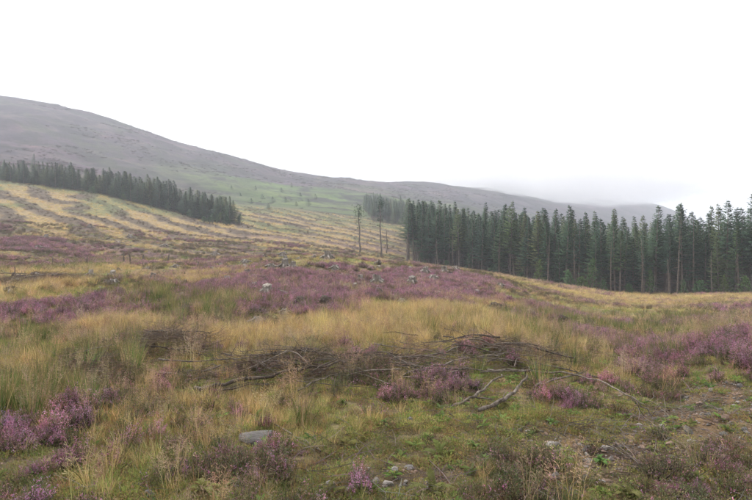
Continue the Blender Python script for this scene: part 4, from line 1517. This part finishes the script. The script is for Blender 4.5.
SPR = [spruce_meshes(1, 13.5, .28, 2.0), spruce_meshes(2, 12.6, .40, 1.9), spruce_meshes(3, 14.4, .14, 2.3), spruce_meshes(4, 11.8, .44, 1.7), spruce_meshes(5, 13.2, .34, 2.1), spruce_meshes(6, 10.2, .08, 2.0), spruce_meshes(7, 12.9, .22, 1.6, True, .7), spruce_meshes(8, 11.2, .30, 2.2, True, .85)]
DENSE = [spruce_meshes(11, 10.4, .06, 2.7, False), spruce_meshes(12, 9.2, .05, 2.5, False), spruce_meshes(13, 11.4, .08, 2.8, False), spruce_meshes(14, 8.0, .04, 2.5, False)]
YOUNGM = [spruce_meshes(21, 3.2, .02, 1.5, False), spruce_meshes(22, 2.4, .02, 1.4, False)]

def put_tree(meshes, x, y, s, label, group, cat='tree', name='spruce_tree', wide=1.0):
    e = link(name, None, None, (x, y, hz(x, y) - .05), (random.gauss(0, .022), random.gauss(0, .022), u(0, 6.28)), (s * wide, s * wide, s))
    for nm, me in zip(('trunk', 'crown', 'dead_limbs'), meshes):
        if me is not None:
            link(nm, me, e)
    return tag(e, label, cat, group)

random.seed(51)
EDGE = [(411,134),(430,128),(480,118),(530,106),(560,99),(600,95.5),(650,92.5),(700,90),(752,86),(830,81)]
EP = [Vector(((uu - U0) / F * d, d)) for uu, d in EDGE]
def walk(P, step):
    out, carry = [], 0.0
    for a, b in zip(P[:-1], P[1:]):
        L_ = (b - a).length
        s_ = carry
        while s_ < L_:
            out.append(a.lerp(b, s_ / L_))
            s_ += step
        carry = s_ - L_
    return out
row0 = walk(EP, 2.5)
FRONT = []
nrow = len(row0)
for i, p in enumerate(row0):
    x, y = p.x + u(-1.0, 1.0), p.y + u(-1.6, 1.6)
    FRONT.append((x / y, x, y))
FRONT.sort()
for i, (_, x, y) in enumerate(FRONT):
    k = random.randrange(8)
    s = u(.74, 1.1)
    if U0 + F * x / y > 668: s *= 1.10
    put_tree(SPR[k], x, y, s, 'spruce in the front row of the right-hand wood, %s from its left end' % ORD[i], 'spruces of the right-hand wood', wide=u(1.05, 1.45))
for rrow in range(1, 5):
    for p in row0:
        x, y = p.x + u(-.8, .8) + rrow * .5, p.y + rrow * 2.5 + u(-.8, .8)
        s = u(.80, 1.10)
        if U0 + F * x / y > 668: s *= 1.08
        if U0 + F * x / y > 790: continue
        put_tree(SPR[random.randrange(8)], x, y, s, 'spruce crown rising behind the front row of the right-hand wood', 'spruces behind the front row', wide=u(1.1, 1.5))
# shrubs and saplings fringing the wood
def shrub(seed, H, wd):
    rs = random.Random(seed)
    t, c = MB(), MB()
    for k in range(5):
        a, l_ = rs.uniform(0, 6.283), rs.uniform(.2, .6) * wd
        tip = Vector((math.cos(a) * l_, math.sin(a) * l_, H * rs.uniform(.55, .9)))
        tube(t, [Vector((0, 0, -.15)), tip * .5 + Vector((0, 0, .1)), tip], [.05, .03, .01], 5)
    for k in range(int(150 * wd)):
        v = Vector((rs.gauss(0, .42), rs.gauss(0, .42), rs.betavariate(1.7, 1.4)))
        q = Vector((v.x * wd * (1.25 - v.z), v.y * wd * (1.25 - v.z), .1 + v.z * H))
        for j in range(5):
            d = Vector((rs.gauss(0, 1), rs.gauss(0, 1), rs.gauss(.1, .8))).normalized() * rs.uniform(.12, .28)
            n_ = d.cross(Vector((.2, .3, 1))).normalized() * .06
            kk = rs.uniform(.9, 1.7)
            c.add([q, q + d * .5 + n_, q + d, q + d * .5 - n_], [(0, 1, 2, 3)], (kk, kk, kk * .8))
    return t.mesh('stems', M['bark'], True), c.mesh('foliage', M['needles']), None
SHR = [shrub(81, 2.6, 1.1), shrub(82, 1.7, 1.2), shrub(83, 3.6, 1.0)]
for i, (uu, dd, s) in enumerate([(421,127,.9),(446,121,.8),(468,117,1.0),(491,112,.8),(520,105,.9),(538,102,1.1),(566,95,1.2),(579,94,1.3),(590,93.5,1.2),(601,93,.9),(626,91.5,.8),(647,91,1.0),(680,89,.8),(696,88,1.1),(720,86.5,.9),(741,85,1.1)]):
    x, y = (uu - U0) / F * dd, dd - 1.0
    e = link('shrub', None, None, (x, y, hz(x, y) - .03), (0, 0, u(0, 6.28)), (s, s, s * u(.8, 1.2)))
    link('stems', SHR[i % 3][0], e); link('foliage', SHR[i % 3][1], e)
    tag(e, 'low green shrub at the foot of the right-hand wood, %s from the left' % ORD[i], 'shrub', 'shrubs along the wood edge')
# bare dead stems along the edge of the wood
def dead_stem(seed, H):
    rs = random.Random(seed)
    t = MB()
    lean = Vector((rs.uniform(-.05, .05), rs.uniform(-.03, .03), 0))
    pts = [Vector((rs.uniform(-.05, .05) * (k > 0), rs.uniform(-.05, .05) * (k > 0), -.3 + (H + .3) * k / 6)) + lean * H * k / 6 for k in range(7)]
    tube(t, pts, [.11 * (1 - k / 6) ** .8 + .02 for k in range(7)], 7)
    d_ = MB()
    for k in range(40):
        z = H * rs.uniform(.12, .97)
        a, l_ = rs.uniform(0, 6.283), rs.uniform(.3, 1.1) * (1.15 - z / H)
        p0 = lean * z + Vector((0, 0, z))
        p1 = p0 + Vector((math.cos(a) * l_, math.sin(a) * l_, rs.uniform(-.3, .15) * l_))
        tube(d_, [p0, p1], [.022, .008], 3, (1.3, 1.3, 1.3), False)
    return t.mesh('trunk', M['dead_wood'], True), None, d_.mesh('dead_limbs', M['dead_needles'])
DS = [dead_stem(71, 8.5), dead_stem(72, 6.0), dead_stem(73, 10.0)]
for i, (uu, dd) in enumerate([(414,131),(437,125),(452,122),(497,112),(512,108),(545,101),(571,96),(586,95),(607,94),(638,91),(664,90),(672,89),(706,88),(732,86)]):
    put_tree(DS[i % 3], (uu - U0) / F * dd, dd - 1.5, u(.75, 1.05), 'pale dead bare stem at the front of the right-hand wood, %s from the left' % ORD[i], 'dead stems at the wood edge', name='dead_tree')
# rows hidden deeper in the wood and the hazy wood beyond its left end
def joined_tree(ms):
    mb = bmesh.new()
    mats, me = [], bpy.data.meshes.new('plantation_tree')
    for k, m in enumerate(ms):
        n0 = len(mb.faces)
        mb.from_mesh(m)
        mb.faces.ensure_lookup_table()
        for f in mb.faces[n0:]:
            f.material_index = k
        mats.append(m.materials[0])
    mb.to_mesh(me)
    mb.free()
    for m in mats:
        me.materials.append(m)
    return me
C_WOOD = make_coll('plantation', [joined_tree(m) for m in SPR])
fx, fy = [], []
for rrow in range(5, 16):
    for p in row0:
        fx.append(p.x + u(-.9, .9) + rrow * .5); fy.append(p.y + rrow * 2.5 + u(-.9, .9))
L0 = EP[0]
for k in range(460):     # the wood goes on behind its left edge, to the hazy part in the distance
    if k < 200:
        d = u(150, 250)
        uu = 411 + abs(random.gauss(0, 1)) * 40
    else:
        d = u(275, 370)
        uu = np.interp(d, [275, 370], [372, 362]) + abs(random.gauss(0, 1)) * 36
    fx.append((uu - U0) / F * d); fy.append(d)
fx, fy = np.array(fx), np.array(fy)
n = len(fx)
s = rng.uniform(.8, 1.08, n)
s = s * np.where(fy > 262, .72, 1.0)
s = np.stack([s * 1.3, s * 1.3, s], -1)
scatter('spruce_plantation', 'mass of spruces deeper inside and beyond the right-hand wood', 'wood', C_WOOD, 8, fx, fy, s, np.ones((n, 3)), 0.015, .05)

# belt of conifers on the slope at left
BELT = [(-40,215),(0,212),(60,207),(100,205),(140,200),(180,192),(215,184),(238,180)]
BP = [Vector(((uu - U0) / F * d, d)) for uu, d in BELT]
brow = walk(BP, 2.4)
first = True
bx_, by_, bs_ = [], [], []
for rrow in range(6):
    for i, p in enumerate(brow):
        if rrow and u(0, 1) < .10: continue
        x, y = p.x + u(-1.5, 1.5) - rrow * 1.2, p.y + rrow * 2.7 + u(-1.6, 1.6)
        taper = np.interp(U0 + F * x / y, [-60, 0, 60, 170, 225, 240], [.86, .84, .95, 1.08, 1.0, .7])
        lab = 'conifer in the dark belt of trees below the hill, behind its front row'
        if rrow == 0:
            lab = 'conifer in the front row of the dark belt at left, %s from its right end' % ORD[len(brow) - 1 - i]
        if rrow > 2:
            bx_.append(x); by_.append(y); bs_.append(u(.58, .86) * taper)
            continue
        put_tree(DENSE[random.randrange(4)], x, y, u(.58, .86) * taper, lab, 'conifers of the left-hand belt', wide=u(1.4, 1.9))
C_BELT = make_coll('belt_trees', [joined_tree(m[:2]) for m in DENSE])
bs_ = np.array(bs_)
scatter('conifer_plantation', 'mass of conifers filling the back of the dark belt at left', 'wood', C_BELT, 4, np.array(bx_), np.array(by_), np.stack([bs_ * 1.6, bs_ * 1.6, bs_], -1), np.ones((len(bs_), 3)), .015, .05)
for uu, vv, s, lab in [(33,181,.8,'tall lone conifer rising above the belt of trees at far left')]:
    put_tree(DENSE[2], (uu - U0) / F * 250, 250, s, lab, 'single trees on the hill', wide=1.2)

for k in range(26):
    p = random.choice(brow)
    x, y = p.x + u(-2, 2), p.y - u(1.5, 5)
    if k < 10: x, y = brow[-1].x + u(-9, 5), brow[-1].y - u(-1, 8)
    e = link('shrub', None, None, (x, y, hz(x, y) - .03), (0, 0, u(0, 6.28)), [u(.7, 1.3)] * 3)
    link('stems', SHR[k % 3][0], e); link('foliage', SHR[k % 3][1], e)
    tag(e, 'low green bush fringing the lower edge of the dark belt at left', 'shrub', 'bushes along the left-hand belt')

# two lone pines left standing, and a dead pole beside them
def pine(seed, H, crown, tuft):
    rs = random.Random(seed)
    t = MB()
    pts = [Vector((rs.uniform(-.16, .16) * (k > 0), rs.uniform(-.16, .16) * (k > 0), -.3 + (H + .3) * k / 7)) for k in range(8)]
    tube(t, pts, [.17 * (1 - k / 7) ** .7 + .035 for k in range(8)], 8)
    c = MB()
    for k in range(tuft):
        if k < tuft * .62:
            v = Vector((rs.gauss(0, .5), rs.gauss(0, .5), rs.gauss(0, .5)))
            q = Vector((v.x * crown + crown * .18, v.y * crown, H - crown * .75 + v.z * crown * 1.25))
        else:                     # ragged side shoots further down the stem
            zq = H * rs.choice((.55, .66, .72, .80, .86)) + rs.gauss(0, .12)
            g = rs.choice((.4, 2.6, 4.0)) + rs.gauss(0, .25)
            rq = rs.uniform(.15, .85) * crown
            q = Vector((math.cos(g) * rq, math.sin(g) * rq, zq))
        for j in range(7):
            d = Vector((rs.gauss(0, 1), rs.gauss(0, 1), rs.gauss(.2, .8))).normalized() * rs.uniform(.14, .34)
            n_ = d.cross(Vector((0, .3, 1))).normalized() * .05
            kk = rs.uniform(.7, 1.25)
            c.add([q, q + d * .5 + n_, q + d, q + d * .5 - n_], [(0, 1, 2, 3)], (kk, kk, kk))
    dl = MB()
    for k in range(26):
        z = H * rs.uniform(.3, .95)
        a = rs.uniform(0, 6.283)
        l_ = rs.uniform(.3, .9)
        tube(dl, [(0, 0, z), (math.cos(a) * l_, math.sin(a) * l_, z + rs.uniform(-.2, .2))], [.03, .01], 4, (1, 1, 1), False)
    return t.mesh('trunk', M['bark'], True), (c.mesh('crown', M['needles']) if tuft else None), dl.mesh('dead_limbs', M['dead_needles'])
def put_pine(uu, vv, top, seed, cr, tuft, lab):
    p = at(uu, vv)
    put_tree(pine(seed, (vv - top) / F * p.y, cr, tuft), p.x, p.y, 1.0, lab, 'trees left standing on the felled slope', name='lone_pine')
put_pine(360, 253, 207, 61, 1.15, 190, 'tall bare-stemmed pine with a small tufted crown, left of two')
put_pine(381, 257, 200, 62, 1.0, 150, 'taller thin pine with sparse crown, right of two')
put_pine(387, 254, 228, 63, .3, 0, 'short dead pole tree beside the taller thin pine')
put_pine(407, 262, 232, 64, .3, 0, 'dead pole tree at the left corner of the right-hand wood')

# young trees and bushes on the green slope
YOUNG = [(251,204),(262,199),(272,203),(285,202),(296,206),(281,192),(291,187),(240,196),(308,206),(268,209),(315,199),(231,189),(255,190),(300,196)]
for i, (uu, vv) in enumerate(YOUNG):
    p = at(uu, vv)
    put_tree(YOUNGM[i % 2], p.x, p.y, u(.8, 1.6), 'small dark young conifer on the green slope, %s of these from the left' % ORD[sorted(YOUNG).index((uu, vv))], 'young conifers on the green slope', name='young_conifer', wide=1.3)

# ================================================================== low cloud on the far hill, haze in the air
cm = bpy.data.meshes.new('low_cloud')
bm = bmesh.new()
bmesh.ops.create_icosphere(bm, subdivisions=4, radius=1.0)
bm.to_mesh(cm)
bm.free()
vm = bpy.data.materials.new('cloud_vapour')
vm.use_nodes = True
n = vm.node_tree
n.nodes.clear()
out = n.nodes.new('ShaderNodeOutputMaterial')
pv = n.nodes.new('ShaderNodeVolumePrincipled')
pv.inputs['Color'].default_value = (0.995, 0.995, 0.998, 1)
pv.inputs['Anisotropy'].default_value = 0.8
tcn = n.nodes.new('ShaderNodeTexCoord')
ln = N(n, 'ShaderNodeVectorMath', operation='LENGTH')
n.links.new(tcn.outputs['Object'], ln.inputs[0])
fo = N(n, 'ShaderNodeMapRange', interpolation_type='SMOOTHSTEP')
fo.inputs['From Min'].default_value = 1.0
fo.inputs['From Max'].default_value = 0.35
n.links.new(ln.outputs['Value'], fo.inputs['Value'])
nn = noise(n, 4.2, 5, 0.62, tcn.outputs['Object'])
nr = N(n, 'ShaderNodeMapRange')
nr.inputs['From Min'].default_value = 0.40
nr.inputs['From Max'].default_value = 0.62
n.links.new(nn, nr.inputs['Value'])
mu = N(n, 'ShaderNodeMath', operation='MULTIPLY')
n.links.new(fo.outputs[0], mu.inputs[0])
n.links.new(nr.outputs[0], mu.inputs[1])
m2 = N(n, 'ShaderNodeMath', operation='MULTIPLY')
m2.inputs[1].default_value = 0.10
n.links.new(mu.outputs[0], m2.inputs[0])
n.links.new(m2.outputs[0], pv.inputs['Density'])
n.links.new(pv.outputs[0], out.inputs['Volume'])
cm.materials.append(vm)
cl = link('low_cloud', cm, None, ((525 - U0) / F * 1000, 1000, (V0 - 182) / F * 1000), (0, R(3), 0), (330, 420, 42))
tag(cl, 'low white cloud hiding the top of the distant hill', 'cloud', kind='stuff')

hm = bpy.data.meshes.new('haze')
zb, zt = float(GZ.min()) - 1.5, float(GZ.max()) + 25
e = 2450
hm.from_pydata([(-e, -e, zb), (e, -e, zb), (e, e, zb), (-e, e, zb), (-e, -e, zt), (e, -e, zt), (e, e, zt), (-e, e, zt)], [],
               [(3, 2, 1, 0), (4, 5, 6, 7), (0, 1, 5, 4), (1, 2, 6, 5), (2, 3, 7, 6), (3, 0, 4, 7)])
vm = bpy.data.materials.new('damp_air')
vm.use_nodes = True
n = vm.node_tree
n.nodes.clear()
out = n.nodes.new('ShaderNodeOutputMaterial')
pv = n.nodes.new('ShaderNodeVolumePrincipled')
pv.inputs['Color'].default_value = (0.84, 0.875, 0.95, 1)
pv.inputs['Density'].default_value = 0.0006
n.links.new(pv.outputs[0], out.inputs['Volume'])
hm.materials.append(vm)
hzo = link('haze', hm)
tag(hzo, 'thin damp haze filling the air', 'haze', kind='stuff')
